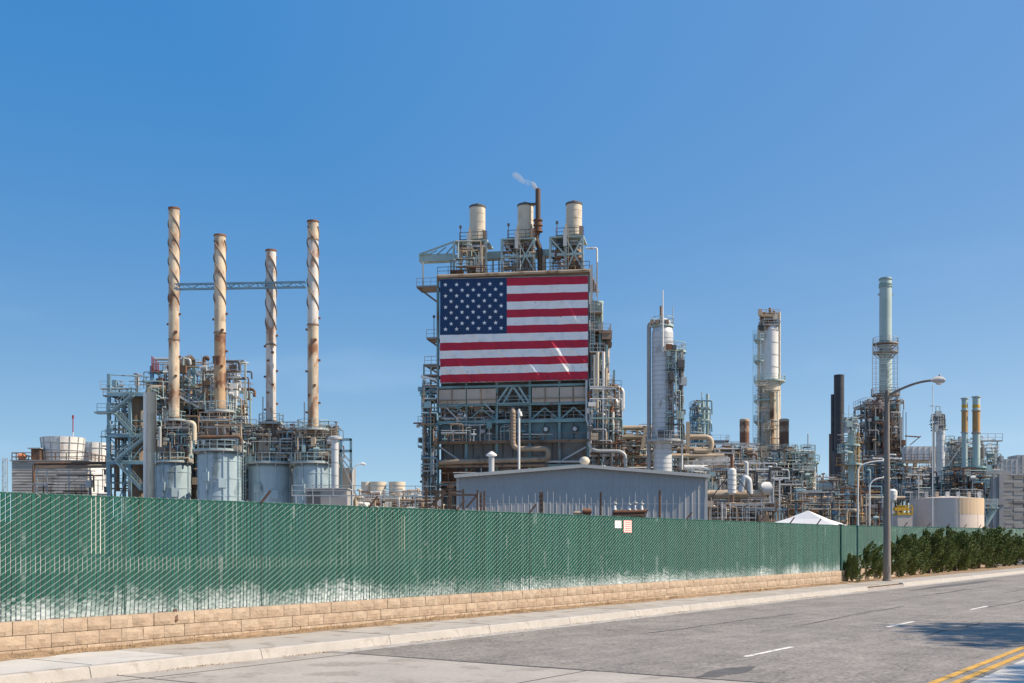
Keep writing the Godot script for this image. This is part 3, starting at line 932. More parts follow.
func plant():
	plant_left()
	boiler()
	shed()
	plant_right()
	steam(534.6, 186.5, 162.9, Vector3(0.7, 1.6, 0.7), 1.8, "small puff of steam at the mouth of the dark exhaust pipe", 0.5)
	steam(528.0, 182.5, 162.9, Vector3(0.8, 1.5, 0.8), 0.25, "thin steam linking the puff at the exhaust to the wisp above", 1.0)
	steam(519.5, 178.0, 162.9, Vector3(0.9, 2.2, 0.8), 0.6, "thin wisp of steam drifting above the middle stacks", 0.75)
	steam(514.8, 176.0, 162.9, Vector3(0.7, 1.1, 0.7), 0.45, "faint wisp of steam trailing off above the stacks", 0.6)
	steam(722.0, 460.0, 119.5, Vector3(2.0, 0.9, 0.9), 0.7, "steam blowing sideways from the silencer's rusty outlet", 0.1)
	steam(707.0, 462.0, 121.0, Vector3(3.2, 1.2, 1.2), 0.3, "thin steam drifting over the tan pipes by the shed roof", 0.05)
	steam(691.0, 466.0, 123.0, Vector3(3.0, 1.3, 1.3), 0.16, "last faint steam dissolving before the white pipe", 0.05)

# ------------------------------------------------------------------ plant helpers
func frame(T: Node, cols: Array, levels: Array, d: float, dep: float, m: String, rail_m := "galv", opt := {}):
	var cw: float = opt.get("cw", 0.36)
	var X := []
	for c in cols: X.append((c - 512.0) / K * d)
	var top: float = P(0, levels[0], d).y + opt.get("over", 0.0)
	for x in X:
		for z in [0.0, dep]:
			pbar(T, "column", m, Vector3(x, GY, -d - z), Vector3(x, top, -d - z), cw, cw, Vector3.RIGHT)
	var xa: float = X[0]
	var xb: float = X[X.size() - 1]
	for li in levels.size():
		var y: float = P(0, levels[li], d).y
		for z in [0.0, dep]:
			pbar(T, "beam", m, Vector3(xa - 0.1, y - 0.16, -d - z + cw * 0.55), Vector3(xb + 0.1, y - 0.16, -d - z + cw * 0.55), 0.22, 0.34)
		for x in X:
			pbar(T, "cross_beam", m, Vector3(x, y - 0.16, -d + cw * 0.4), Vector3(x, y - 0.16, -d - dep), 0.2, 0.28)
		if not (li in opt.get("nodeck", [])):
			pbox(T, "deck", m, Vector3((xa + xb) * 0.5, y + 0.05, -d - dep * 0.5), Vector3(xb - xa + 0.5, 0.06, dep + 0.5))
			var e := 0.22
			prail(T, rail_m, [Vector3(xa - e, y + 0.08, -d - dep), Vector3(xa - e, y + 0.08, -d + e), Vector3(xb + e, y + 0.08, -d + e), Vector3(xb + e, y + 0.08, -d - dep)])
	if opt.get("brace", true):
		for li in levels.size():
			var y1: float = P(0, levels[li], d).y - 0.3
			var y0: float = P(0, levels[li + 1], d).y if li + 1 < levels.size() else 3.0
			for i in X.size() - 1:
				if (i + li) % 2 == 0:
					pbar(T, "brace", m, Vector3(X[i], y0, -d), Vector3(X[i + 1], y1, -d), 0.14)
				if (i + li) % 3 == 1:
					pbar(T, "brace", m, Vector3(X[i + 1], y0, -d - dep), Vector3(X[i], y1, -d - dep), 0.14)

func stairs(T: Node, m: String, a: Vector3, b: Vector3, w := 0.9, rm := "galv"):
	var mb := MB.new()
	var z := Vector3(0, 0, w * 0.5)
	mb.bar(a - z, b - z, 0.08, 0.26); mb.bar(a + z, b + z, 0.08, 0.26)
	var n := int(abs(b.y - a.y) / 0.24)
	for i in n:
		var p := a.lerp(b, (i + 0.5) / n)
		mb.box(p, Vector3(0.28, 0.04, w))
	var o := put(mb, "stairs", m, T)
	mb = MB.new()
	for s in [-1.0, 1.0]:
		mb.bar(a + z * s + Vector3(0, 1.0, 0), b + z * s + Vector3(0, 1.0, 0), 0.06)
		mb.bar(a + z * s + Vector3(0, 0.55, 0), b + z * s + Vector3(0, 0.55, 0), 0.045)
		for i in 5:
			var p: Vector3 = a.lerp(b, i / 4.0) + z * s
			mb.bar(p, p + Vector3(0, 1.0, 0), 0.05)
	put(mb, "handrail", rm, o)

func disc(T: Node, m: String, c: Vector3, r0: float, r1: float, rm := "galv", a0 := 0.0, a1 := 360.0, brackets := true):
	var mb := MB.new()
	if a1 - a0 > 359.0:
		mb.lathe(c, [[r0, -0.16], [r1, -0.16], [r1, 0.0], [r0, 0.0]], 28)
	else:
		var m2 := 16
		for i in m2:
			var a := deg_to_rad(lerp(a0, a1, float(i) / m2))
			var b := deg_to_rad(lerp(a0, a1, float(i + 1) / m2))
			var ca := Vector3(cos(a), 0, -sin(a))
			var cb := Vector3(cos(b), 0, -sin(b))
			var dn := Vector3(0, -0.16, 0)
			mb.quad(c + ca * r0, c + ca * r1, c + cb * r1, c + cb * r0)
			mb.quad(c + ca * r1 + dn, c + cb * r1 + dn, c + cb * r1, c + ca * r1)
			mb.quad(c + ca * r0 + dn, c + cb * r0 + dn, c + cb * r1 + dn, c + ca * r1 + dn)
	var o := put(mb, "platform", m, T)
	mb = MB.new()
	mb.rail(ring(c, r1 - 0.05, a0, a1, max(6, int(r1 * TAU * (a1 - a0) / 360.0 / 0.9))), 1.1, 0.06, 2.0)
	put(mb, "railing", rm, o)
	if brackets:
		mb = MB.new()
		for i in 8:
			var a := deg_to_rad(lerp(a0, a1, (i + 0.5) / 8.0))
			var dv := Vector3(cos(a), 0, -sin(a))
			mb.bar(c + dv * r0 + Vector3(0, -(r1 - r0) * 0.8 - 0.2, 0), c + dv * (r1 - 0.15) + Vector3(0, -0.16, 0), 0.1)
		put(mb, "bracket", m, o)

func vessel(T: Node, called: String, m: String, a: Vector3, b: Vector3, r: float, sides := 16):
	var d := (b - a).normalized()
	var mb := MB.new()
	mb.sweep([a - d * r * 0.5, a - d * r * 0.42, a - d * r * 0.22, a, b, b + d * r * 0.22, b + d * r * 0.42, b + d * r * 0.5], [0.02, r * 0.52, r * 0.86, r, r, r * 0.86, r * 0.52, 0.02], sides)
	return put(mb, called, m, T)

# dense small piping, valves and cable trays too small to tell apart
func piping(T: Node, px0: float, px1: float, py0: float, py1: float, d0: float, d1: float, sd: int, n: int, mats := ["tan", "silver", "teal_light", "brown", "galv", "dark", "rust"], big := 1.0):
	var r := RandomNumberGenerator.new()
	r.seed = sd
	var bag := {}
	for m in mats: bag[m] = MB.new()
	var w0 := P(px0, py1, d0)
	var w1 := P(px1, py0, d0)
	var lo: float = max(w0.y, 0.4)
	var hi: float = w1.y
	for i in int(n * 1.5):
		var mb: MB = bag[mats[r.randi() % mats.size()]]
		var d := r.randf_range(d0, d1)
		var x := r.randf_range(w0.x, w1.x)
		var y := r.randf_range(lo, hi)
		var p := Vector3(x, y, -d)
		var rad := r.randf_range(0.04, 0.13) * big
		if r.randf() < 0.18: rad *= 2.0
		match r.randi() % 9:
			0, 1, 8:
				var l := r.randf_range(1.0, 5.0)
				mb.pipe([Vector3(x, max(lo, y - l), -d), Vector3(x, min(y + l * 0.4, hi), -d), Vector3(clamp(x + r.randf_range(-2, 2), w0.x, w1.x), min(y + l * 0.4, hi), -d), Vector3(x + 0.1, min(y + l * 0.4, hi), -d - 1.5)], rad, 6)
			2, 3:
				var l := r.randf_range(0.8, 3.4) * (2.0 if r.randf() < 0.12 else 1.0)
				mb.pipe([Vector3(clamp(x - l, w0.x, w1.x), y, -d), Vector3(clamp(x + l, w0.x, w1.x), y, -d), Vector3(clamp(x + l, w0.x, w1.x) + 0.05, max(lo, y - r.randf_range(0.5, 3)), -d)], rad, 6)
			4:   # valve with a wheel
				mb.rod(p - Vector3(0.35, 0, 0), p + Vector3(0.35, 0, 0), rad * 1.6 + 0.06, 8)
				mb.rod(p, p + Vector3(0, 0.7, 0), 0.07, 6)
				mb.lathe(p + Vector3(0, 0.62, 0), [[0.05, 0.0], [0.28, 0.0], [0.28, 0.06], [0.05, 0.06]], 10)
				mb.bar(p, Vector3(x, max(lo, y - 2.0), -d), 0.1)
			5:   # post and beam
				mb.bar(Vector3(x, lo, -d), Vector3(x, y, -d), 0.16)
				mb.bar(Vector3(clamp(x - 1.8, w0.x, w1.x), y, -d), Vector3(clamp(x + 1.8, w0.x, w1.x), y, -d), 0.16, 0.2)
			6:   # cabinet or exchanger box on a post
				var s := Vector3(r.randf_range(0.4, 1.1), r.randf_range(0.4, 1.2), r.randf_range(0.4, 0.9))
				mb.box(p, s); mb.bar(p, Vector3(x, max(lo, y - 2.5), -d), 0.12)
			7:   # short length of handrail on a walkway
				var l := r.randf_range(1.2, 2.6)
				var xa: float = clamp(x - l, w0.x, w1.x)
				var xb: float = clamp(x + l, w0.x, w1.x)
				if xb - xa > 0.8:
					mb.box(Vector3((xa + xb) * 0.5, y, -d - 0.4), Vector3(xb - xa, 0.07, 0.9))
					mb.rail([Vector3(xa, y, -d + 0.05), Vector3(xb, y, -d + 0.05)], 1.05, 0.055, 1.2)
					mb.bar(Vector3(x, lo, -d - 0.4), Vector3(x, y, -d - 0.4), 0.14)
	for m in mats:
		if bag[m].v.size() > 0: put(bag[m], "small_piping", m, T, "stuff")

func strake(T: Node, c: Vector3, r: float, y0: float, y1: float, starts := 3, pitch := 7.2):
	for s in starts:
		var pts := []
		var n := 60
		for i in n + 1:
			var f := float(i) / n
			var y: float = lerp(y0, y1, f)
			var a := TAU * s / starts - TAU * (y - y0) / pitch
			pts.append(Vector3(c.x + cos(a) * (r + 0.05), y, c.z - sin(a) * (r + 0.05)))
		var mb := MB.new()
		mb.sweep(pts, 0.085, 5)
		put(mb, "helical_strake", "tan_dark", T)

func heater(label: String, cx: float, d: float, o: Dictionary):
	var c := gnd(P(cx, 0, d))
	var pm := K / d
	var T := thing("fired_heater", c, label, "furnace stack", "fired heaters with tall stacks")
	var yy = func(py): return P(0, py, d).y
	var rd: float = o.drum / pm
	var ydr: float = yy.call(o.drum_top)
	plathe(T, "drum", "drum_blue", Vector3(c.x, 0, c.z), [[rd, GY], [rd, ydr], [rd * 0.97, ydr + 0.15], [rd * 0.5, ydr + 1.2]], 36)
	# plates riveted round the drum
	for i in 5:
		var y := ydr - 0.7 - i * 2.1
		if y > 1: plathe(T, "hoop", "drum_blue", Vector3(c.x, 0, c.z), [[rd, y - 0.07], [rd + 0.05, y - 0.07], [rd + 0.05, y + 0.07], [rd, y + 0.07]], 36)
	for i in 4:
		var a := deg_to_rad(200 + i * 47)
		var dv := Vector3(cos(a), 0, -sin(a))
		pbar(T, "stiffener", "drum_blue", Vector3(c.x, GY, c.z) + dv * (rd + 0.05), Vector3(c.x, ydr, c.z) + dv * (rd + 0.05), 0.16, 0.14, dv.cross(Vector3.UP))
	for i in 2:
		var a := deg_to_rad(245.0 + i * 45.0)
		var dv := Vector3(cos(a), 0, -sin(a))
		var q := Vector3(c.x, ydr - 2.6 - i * 0.8, c.z) + dv * (rd + 0.08)
		pbox(T, "access_door", "drum_blue", q, Vector3(0.9, 1.1, 0.2), a + PI / 2)
	disc(T, "galv", Vector3(c.x, yy.call(o.deck), c.z), rd * 0.6, o.deck_r / pm, "teal_light")
	# convection box on the drum
	var bw: float = o.box_w / pm
	var yb0: float = yy.call(o.deck)
	var yb1: float = yy.call(o.box_top)
	pbox(T, "convection_box", o.get("box_m", "tan_dark"), Vector3(c.x + o.get("box_dx", 0.0) / pm, (yb0 + yb1) * 0.5, c.z), Vector3(bw, yb1 - yb0, bw))
	for i in 3:
		var y: float = lerp(yb0, yb1, (i + 0.5) / 3.0)
		pbox(T, "box_rib", "galv", Vector3(c.x + o.get("box_dx", 0.0) / pm, y, c.z + bw * 0.5 + 0.06), Vector3(bw + 0.1, 0.12, 0.14))
	for s in [-1.0, 1.0]:
		pbar(T, "corner_post", "teal_light", Vector3(c.x + s * (bw * 0.5 + 0.3), yb0, c.z + bw * 0.4), Vector3(c.x + s * (bw * 0.5 + 0.3), yb1 + 0.8, c.z + bw * 0.4), 0.18)
	var rs: float = o.stack / pm
	var ys0: float = yy.call(o.stack_bot)
	plathe(T, "hood", o.get("hood_m", "tan_dark"), Vector3(c.x, 0, c.z), [[bw * 0.55, yb1 - 0.1], [bw * 0.55, yb1 + 0.25], [rs * 1.15, ys0 - 0.2]], 20)
	disc(T, "galv", Vector3(c.x, ys0 - 0.3, c.z), rs, o.up_r / pm, "teal_light")
	var yt: float = yy.call(o.top)
	var segs: Array = o.segs
	for i in segs.size():
		var ya: float = yy.call(segs[i][0])
		var yb: float = yy.call(segs[i][1])
		plathe(T, "stack_shell", segs[i][2], Vector3(c.x, 0, c.z), [[rs * (1.0 + 0.004 * i), ya], [rs * (1.0 + 0.004 * i), yb]], 28)
		plathe(T, "flange", "tan_dark", Vector3(c.x, 0, c.z), [[rs, ya - 0.06], [rs + 0.09, ya - 0.06], [rs + 0.09, ya + 0.08], [rs, ya + 0.08]], 24)
	plathe(T, "rim", "rust", Vector3(c.x, 0, c.z), [[rs, yt - 0.2], [rs + 0.08, yt - 0.2], [rs + 0.08, yt], [rs - 0.08, yt], [rs - 0.08, yt - 1.5]], 24)
	strake(T, c, rs, yy.call(o.strake_bot), yy.call(o.top + 6.0))
	# lugs and bolts left of old guys
	rng.seed = int(cx)
	for i in 10:
		var y: float = lerp(ys0 + 1.0, yy.call(o.strake_bot), (i + rng.randf() * 0.6) / 10.0)
		var a := deg_to_rad([178.0, 2.0, 250.0, 300.0][i % 4] + rng.randf_range(-8, 8))
		pbox(T, "lug", "rust", Vector3(c.x + cos(a) * (rs + 0.1), y, c.z - sin(a) * (rs + 0.1)), Vector3(0.3, 0.22, 0.3))
	pladder(T, "galv", Vector3(c.x - rs - 0.35, ys0, c.z + 0.2), Vector3(c.x - rs - 0.35, ys0 + 3.0, c.z + 0.2), Vector3(0, 0, 1))
	var lx: float = c.x + o.get("lad", -1.0) * (o.deck_r / pm - 0.3)
	pladder(T, "teal_light", Vector3(lx, GY, c.z + rd * 0.9), Vector3(lx, yb0 + 1.1, c.z + rd * 0.9), Vector3(1, 0, 0), 0.7)
	# burner piping on the deck
	piping(T, cx - o.deck_r * 0.8, cx + o.deck_r * 0.8, o.box_top - 6, o.deck, d - rd * 0.75, d - rd * 0.2, int(cx) + 3, 50, ["tan", "galv", "brown", "teal_light", "dark"], 0.9)
	return T

func plant_left():
	# ---- cooling tower block of weathered boards
	var d := 175.0
	var T := thing("cooling_tower", gnd(P(50, 0, d)), "weathered grey board cooling tower block with white fan cones on its roof", "cooling tower")
	var xl := P(12, 0, d).x
	var xr := P(88, 0, d).x
	var top := P(0, 461, d).y
	var n := 32
	pbox(T, "core", "grey_wall", Vector3((xl + xr) * 0.5, (GY + top) * 0.5, -d - 5.2), Vector3(xr - xl - 0.3, top - GY - 0.1, 9.6))
	for i in n:
		var y0: float = lerp(GY, top, float(i) / n)
		var h := (top - GY) / n
		var mb := MB.new()
		mb.hexa([Vector3(xl, y0, -d + 0.1), Vector3(xr, y0, -d + 0.1), Vector3(xr, y0, -d - 0.3), Vector3(xl, y0, -d - 0.3), Vector3(xl, y0 + h - 0.03, -d + 0.05), Vector3(xr, y0 + h - 0.03, -d + 0.05), Vector3(xr, y0 + h - 0.03, -d - 0.3), Vector3(xl, y0 + h - 0.03, -d - 0.3)])
		put(mb, "board", "grey_board", T)
	for i in 8:
		var y0: float = lerp(GY, top, i / 8.0)
		pbox(T, "side_panel", "white", Vector3(xr - 0.05, y0 + (top - GY) / 16.0, -d - 5.1), Vector3(0.2, (top - GY) / 8.0 - 0.06, 9.6))
	prail(T, "brown", [Vector3(xl, top, -d - 9), Vector3(xl, top, -d), Vector3(xr, top, -d), Vector3(xr, top, -d - 9)], 1.25, 0.11, 1.6)
	pbox(T, "roof_deck", "grey_wall", Vector3((xl + xr) * 0.5, top + 0.06, -d - 4.9), Vector3(xr - xl + 0.5, 0.14, 10.4))
	for q in [[63.0, d + 4.5, 21.0, 438.0, 18.0], [94.0, d + 14.0, 17.5, 443.5, 15.5]]:
		var c := P(q[0], 461, q[1]); c.y = top if q[1] < d + 10 else GY
		var r1: float = q[2] / K * q[1]
		var r0: float = q[4] / K * q[1]
		var yt := P(0, q[3], q[1]).y
		var o := plathe(T, "fan_cone", "white", Vector3(c.x, 0, c.z), [[r0, c.y], [r0, top], [r1, yt], [r1 - 0.12, yt], [r0 - 0.1, top]], 36)
		for i in 14:
			var a := TAU * i / 14
			var dv := Vector3(cos(a), 0, -sin(a))
			pbar(o, "cone_rib", "galv", Vector3(c.x, top, c.z) + dv * (r0 + 0.04), Vector3(c.x, yt, c.z) + dv * (r1 + 0.04), 0.12, 0.12)
		for i in 3:
			var f := (i + 0.6) / 3.4
			var rr: float = lerp(r0, r1, f)
			var y: float = lerp(top, yt, f)
			plathe(o, "hoop", "galv", Vector3(c.x, 0, c.z), [[rr, y - 0.05], [rr + 0.08, y - 0.05], [rr + 0.09, y + 0.05], [rr, y + 0.05]], 36)
	var hb := P(33, 461, d); hb.y = top + 0.1
	pbox(T, "roof_hut", "brown", hb + Vector3(0, 0.9, -1.5), Vector3(1.3, 1.8, 1.3))
	pbox(T, "hut_roof", "galv", hb + Vector3(-0.1, 1.9, -1.5), Vector3(2.0, 0.16, 1.8))
	var tp := thing("tarpaulin", Vector3(P(20, 0, d).x, top + 0.13, -d - 1.0), "orange tarpaulin bundle on the cooling tower roof", "tarpaulin")
	var mb2 := MB.new()
	var ctr := tp.position
	mb2.sweep([ctr + Vector3(-0.75, 0.55, 0), ctr + Vector3(-0.6, 0.62, 0), ctr + Vector3(-0.2, 0.62, 0.05), ctr + Vector3(0.3, 0.66, 0), ctr + Vector3(0.62, 0.6, 0)], [0.1, 0.4, 0.52, 0.48, 0.15], 9)
	put(mb2, "bundle", "orange_cloth", tp)
	pbox(tp, "stand", "dark", ctr + Vector3(0, 0.1, 0), Vector3(1.2, 0.2, 0.8))
	# lattice mast and thin poles by the tower
	T = thing("lattice_mast", gnd(P(5, 0, 190)), "slender grey lattice mast left of the board cooling tower", "mast")
	var mb := MB.new()
	var mp := gnd(P(5, 0, 190)); var mt := P(0, 458, 190).y
	for s in [[-0.4, -0.4], [0.4, -0.4], [0.4, 0.4], [-0.4, 0.4]]:
		pbar(T, "leg", "galv", mp + Vector3(s[0], 0, s[1]), Vector3(mp.x + s[0] * 0.7, mt, mp.z + s[1] * 0.7), 0.09)
	for i in 14:
		var y: float = lerp(GY, mt, i / 14.0); var y2: float = lerp(GY, mt, (i + 1) / 14.0)
		var s := 1.0 if i % 2 else -1.0
		mb.bar(Vector3(mp.x - 0.36 * s, y, mp.z + 0.36), Vector3(mp.x + 0.36 * s, y2, mp.z + 0.36), 0.06)
	put(mb, "lacing", "galv", T)
	T = thing("antenna_pole", gnd(P(73, 0, 188)), "thin red and white antenna pole rising behind the fan cone", "pole")
	var ap := gnd(P(73, 0, 188))
	for i in 8:
		prod(T, "pole_section", "red_paint" if i % 2 else "white", Vector3(ap.x, lerp(GY, P(0, 415, 188).y, i / 8.0), ap.z), Vector3(ap.x, lerp(GY, P(0, 415, 188).y, (i + 1) / 8.0), ap.z), 0.09, 6)
	pbox(T, "beacon", "red_paint", Vector3(ap.x, P(0, 417, 188).y, ap.z), Vector3(0.25, 0.5, 0.25))
	# pipe bridge in front of the block
	d = 166.0
	T = thing("pipe_bridge", gnd(P(95, 0, d)), "rusty pipe bridge on slender posts before the board cooling tower", "pipe bridge")
	var ba := P(36, 467, d); var bb := P(165, 466, d)
	pbar(T, "girder", "tan_dark", ba, bb, 0.5, 0.4)
	ppipe(T, "pipe", "brown", [gnd(ba) + Vector3(-0.3, 0, 0.1), ba + Vector3(-0.3, 0.5, 0.1), bb + Vector3(0, 0.5, 0.1)], 0.2, 8)
	ppipe(T, "pipe", "rust", [ba + Vector3(0.2, 0.45, -0.4), bb + Vector3(0, 0.45, -0.4)], 0.17, 8)
	for px in [37, 47, 69, 90, 111, 115, 140]:
		pbar(T, "post", "brown" if px > 100 else "galv", gnd(P(px, 0, d)), P(px, 467, d), 0.22 if px > 100 else 0.14)
	for q in [[36, 482, 69, 482], [69, 484, 90, 470], [90, 480, 108, 480], [98, 480, 98, 500]]:
		pbar(T, "strut", "galv", P(q[0], q[1], d), P(q[2], q[3], d), 0.1)
	piping(T, 30, 110, 470, 498, d - 3, d - 1, 71, 14, ["galv", "tan_dark", "brown"], 0.5)
	# ---- blue stair tower
	d = 153.0
	T = thing("stair_tower", gnd(P(130, 0, d)), "pale blue steel stair tower beside the cooling tower", "stair tower")
	frame(T, [109, 130, 150], [394, 435, 462], d, 6.0, "blue_steel", "teal_light", {"cw": 0.42})
	pbar(T, "mast", "blue_steel", P(109, 394, d), P(109, 374, d), 0.42)
	prail(T, "teal_light", [P(111, 375, d), P(150, 377, d)], 0.0, 0.06)
	pbox(T, "landing", "teal_light", P(106, 413, d - 0.6), Vector3(2.6, 0.2, 1.6))
	prail(T, "teal_light", [P(97, 412, d - 1.3), P(116, 412, d - 1.3)], 1.1)
	stairs(T, "teal_light", P(112, 412, d - 1), P(133, 395, d - 1), 1.0, "teal_light")
	stairs(T, "teal_light", P(134, 435, d - 1), P(114, 413, d - 1), 1.0, "teal_light")
	stairs(T, "teal_light", P(116, 460, d - 1), P(146, 437, d - 1), 1.0, "teal_light")
	stairs(T, "teal_light", P(142, 490, d - 1), P(118, 463, d - 1), 1.0, "teal_light")
	for q in [[109, 400, 128, 432], [128, 400, 111, 432], [109, 437, 129, 460], [129, 437, 110, 460]]:
		pbar(T, "brace", "blue_steel", P(q[0], q[1], d + 3), P(q[2], q[3], d + 3), 0.12)
	plathe(T, "duct_drum", "tan_dark", gnd(P(138, 0, d + 3)), [[1.25, 0], [1.25, P(0, 398, d + 3).y - GY], [0.4, P(0, 396, d + 3).y - GY]], 20)
	prod(T, "tall_duct", "cream", gnd(P(151, 0, d - 2)), P(151, 393, d - 2), 0.7, 18)
	prod(T, "white_riser", "white", gnd(P(145.5, 0, d - 2.5)), P(145.5, 393, d - 2.5), 0.3, 10)
	piping(T, 100, 160, 372, 490, d + 1, d + 5, 72, 70, ["teal_light", "blue_steel", "galv", "dark", "tan_dark"], 0.8)
	# ---- reactor structure behind the heaters
	d = 160.0
	T = thing("reactor_structure", gnd(P(190, 0, d)), "crowded multi-level steel reactor structure behind the rusty stacks", "process unit")
	frame(T, [152, 173, 194, 212, 233], [384, 407, 430, 455], d, 8.0, "teal_light", "teal_light", {"nodeck": [0]})
	pbox(T, "top_deck", "blue_steel", P(173, 385, d + 4), Vector3(6.3, 0.2, 8.0))
	for px in [152, 194]: pbar(T, "upper_column", "blue_steel", P(px, 385, d), P(px, 366, d), 0.45)
	pbar(T, "upper_beam", "blue_steel", P(150, 372, d), P(197, 372, d), 0.4, 0.55)
	prail(T, "teal_light", [P(153, 371, d), P(196, 371, d)])
	for i in 5: pbar(T, "screen_bar", "red_paint", P(152 + i * 1.6, 372, d - 0.3), P(152 + i * 1.6, 356 + i * 1.5, d - 0.3), 0.13)
	stairs(T, "teal_light", P(197, 403, d - 1), P(213, 384, d - 1), 1.0, "white")
	stairs(T, "white", P(216, 388, d - 2), P(197, 373, d - 2), 1.0, "white")
	stairs(T, "white", P(179, 396, d - 2), P(200, 408, d - 2), 1.0, "white")
	pbox(T, "white_landing", "white", P(231, 387, d - 2), Vector3(2.2, 0.7, 2.2))
	pbar(T, "white_post", "teal_light", gnd(P(234, 0, d - 2)), P(234, 387, d - 2), 0.5)
	vessel(T, "exchanger", "tan_dark", P(178, 365, d + 3), P(192, 361, d + 3), 0.9)
	vessel(T, "exchanger", "tan", P(150, 388, d + 3), P(164, 388, d + 3), 0.9)
	plathe(T, "reactor", "tan_dark", gnd(P(183, 0, d + 4)), [[1.7, 0], [1.7, P(0, 378, d + 4).y - GY - 1], [0.5, P(0, 378, d + 4).y - GY]], 20)
	plathe(T, "reactor", "brown", gnd(P(206, 0, d + 4)), [[1.6, 0], [1.6, P(0, 392, d + 4).y - GY - 1], [0.5, P(0, 392, d + 4).y - GY]], 20)
	ppipe(T, "overhead_pipe", "tan", [P(148, 410, d - 3), P(148, 388, d - 3), P(166, 388, d - 3)], 0.42)
	ppipe(T, "elbow_pipe", "cream", [P(194, 444, 155), P(194, 423, 155), P(186, 423, 155), P(186, 423, 158)], 0.36, 14)
	piping(T, 150, 238, 356, 440, d - 4, d + 6, 73, 150, ["teal_light", "galv", "tan_dark", "tan", "brown", "dark", "white", "silver"], 1.0)
	piping(T, 145, 240, 420, 497, d - 3, d + 3, 74, 190, ["galv", "tan_dark", "dark", "brown", "tan", "teal_light"], 1.2)
	for i in 9: pbar(T, "vent_pole", "galv", P(176 + i * 6.5, 372 + (i % 3) * 8, d + 1), P(176 + i * 6.5, 352 + (i * 7 % 13), d + 1), 0.08)
	# ---- four heaters
	heater("left-most rusty tan stack with spiral fins, tallest of the four", 174, 150, {"drum": 16.5, "drum_top": 467.0, "deck": 462.0, "deck_r": 19.0, "box_w": 15.0, "box_top": 434.0, "stack": 5.25, "stack_bot": 418.0, "up_r": 12.0, "top": 208.0, "strake_bot": 305.0, "segs": [[418, 340, "stack_rust"], [340, 208, "stack_rust"]], "hood_m": "brown"}).set_meta("label", "tallest tan finned stack on a blue heater drum beside the stair tower")
	heater("orange-brown rusted finned stack on a blue heater drum with a beige convection box", 220, 140, {"drum": 21.0, "drum_top": 456.0, "deck": 451.0, "deck_r": 26.0, "box_w": 25.0, "box_top": 424.0, "stack": 5.6, "stack_bot": 409.0, "up_r": 15.0, "top": 235.0, "strake_bot": 305.0, "segs": [[409, 333, "stack_orange"], [333, 235, "stack_rust"]], "lad": 1.05, "box_m": "tan_dark"})
	heater("shortest pale grey finned stack on a blue heater drum", 271, 143, {"drum": 21.0, "drum_top": 468.0, "deck": 463.5, "deck_r": 26.0, "box_w": 22.0, "box_top": 437.0, "stack": 5.0, "stack_bot": 421.0, "up_r": 12.5, "top": 250.0, "strake_bot": 330.0, "segs": [[421, 345, "stack_white"], [345, 250, "stack_white"]], "box_m": "beige_panel"})
	heater("white and rust patched finned stack on the heater beside the silver vent", 313, 141, {"drum": 18.5, "drum_top": 468.0, "deck": 463.0, "deck_r": 22.5, "box_w": 18.0, "box_top": 443.0, "stack": 5.4, "stack_bot": 427.0, "up_r": 16.0, "top": 221.0, "strake_bot": 310.0, "segs": [[427, 325, "stack_rust"], [325, 240, "stack_white"], [240, 221, "stack_rust"]], "lad": 1.05, "box_m": "galv"})
	# manifolds and cable racks between the heaters
	T = thing("burner_manifold", gnd(P(258, 0, 152)), "tangle of burner pipes and stairs behind the heater drums", "pipework")
	frame(T, [240, 262, 286, 300, 328], [436, 450, 466], 152, 5.0, "blue_steel", "teal_light", {"cw": 0.2, "nodeck": [0]})
	piping(T, 236, 336, 424, 470, 149, 156, 81, 240, ["blue_steel", "galv", "tan_dark", "dark", "brown", "tan", "rust", "teal_light"], 0.8)
	piping(T, 238, 256, 440, 500, 146, 150, 82, 60, ["blue_steel", "galv", "dark", "brown"], 0.7)
	piping(T, 288, 302, 440, 500, 146, 150, 83, 50, ["tan", "galv", "dark", "rust"], 0.7)
	for i in 7: pbar(T, "vent_pole", "galv", P(242 + i * 14, 450, 152), P(242 + i * 14, 414 + (i * 11) % 19, 152), 0.07)
	# tie truss between the stacks
	d = 142.0
	T = thing("tie_truss", P(243, 292, d), "dark lattice truss tying the tops of the four stacks together", "truss")
	T.position = P(243, 292, d)
	var q0 := P(178, 291.5, 148); var q1 := P(308, 289.5, 141)
	for dz in [0.9, 1.6]:
		for dy in [0.0, 0.62]:
			pbar(T, "chord", "blue_steel", q0 + Vector3(0, dy, dz), q1 + Vector3(0, dy, dz), 0.12)
	mb = MB.new()
	for i in 14:
		var f := i / 14.0; var f2 := (i + 1) / 14.0
		mb.bar(q0.lerp(q1, f) + Vector3(0, 0.62 if i % 2 else 0.0, 1.6), q0.lerp(q1, f2) + Vector3(0, 0.0 if i % 2 else 0.62, 1.6), 0.1)
		mb.bar(q0.lerp(q1, f) + Vector3(0, 0.31, 0.9), q0.lerp(q1, f) + Vector3(0, 0.31, 1.6), 0.1)
	put(mb, "lacing", "blue_steel", T)
	# ---- silver vent, grey hopper and blue gantry to the right of the heaters
	T = thing("vent_stack", gnd(P(335, 0, 132)), "plain silver vent pipe with a capped top right of the heaters", "vent pipe")
	prod(T, "pipe", "silver", gnd(P(335, 0, 132)), P(335, 440, 132), 0.42, 16)
	plathe(T, "cap", "galv", P(335, 440, 132), [[0.42, 0.0], [0.85, 0.1], [0.85, 0.25], [0.3, 0.5]], 16)
	for i in 3: plathe(T, "band", "galv", P(335, 450 + i * 13, 132), [[0.42, 0], [0.46, 0], [0.46, 0.1], [0.42, 0.1]], 16)
	d = 150.0
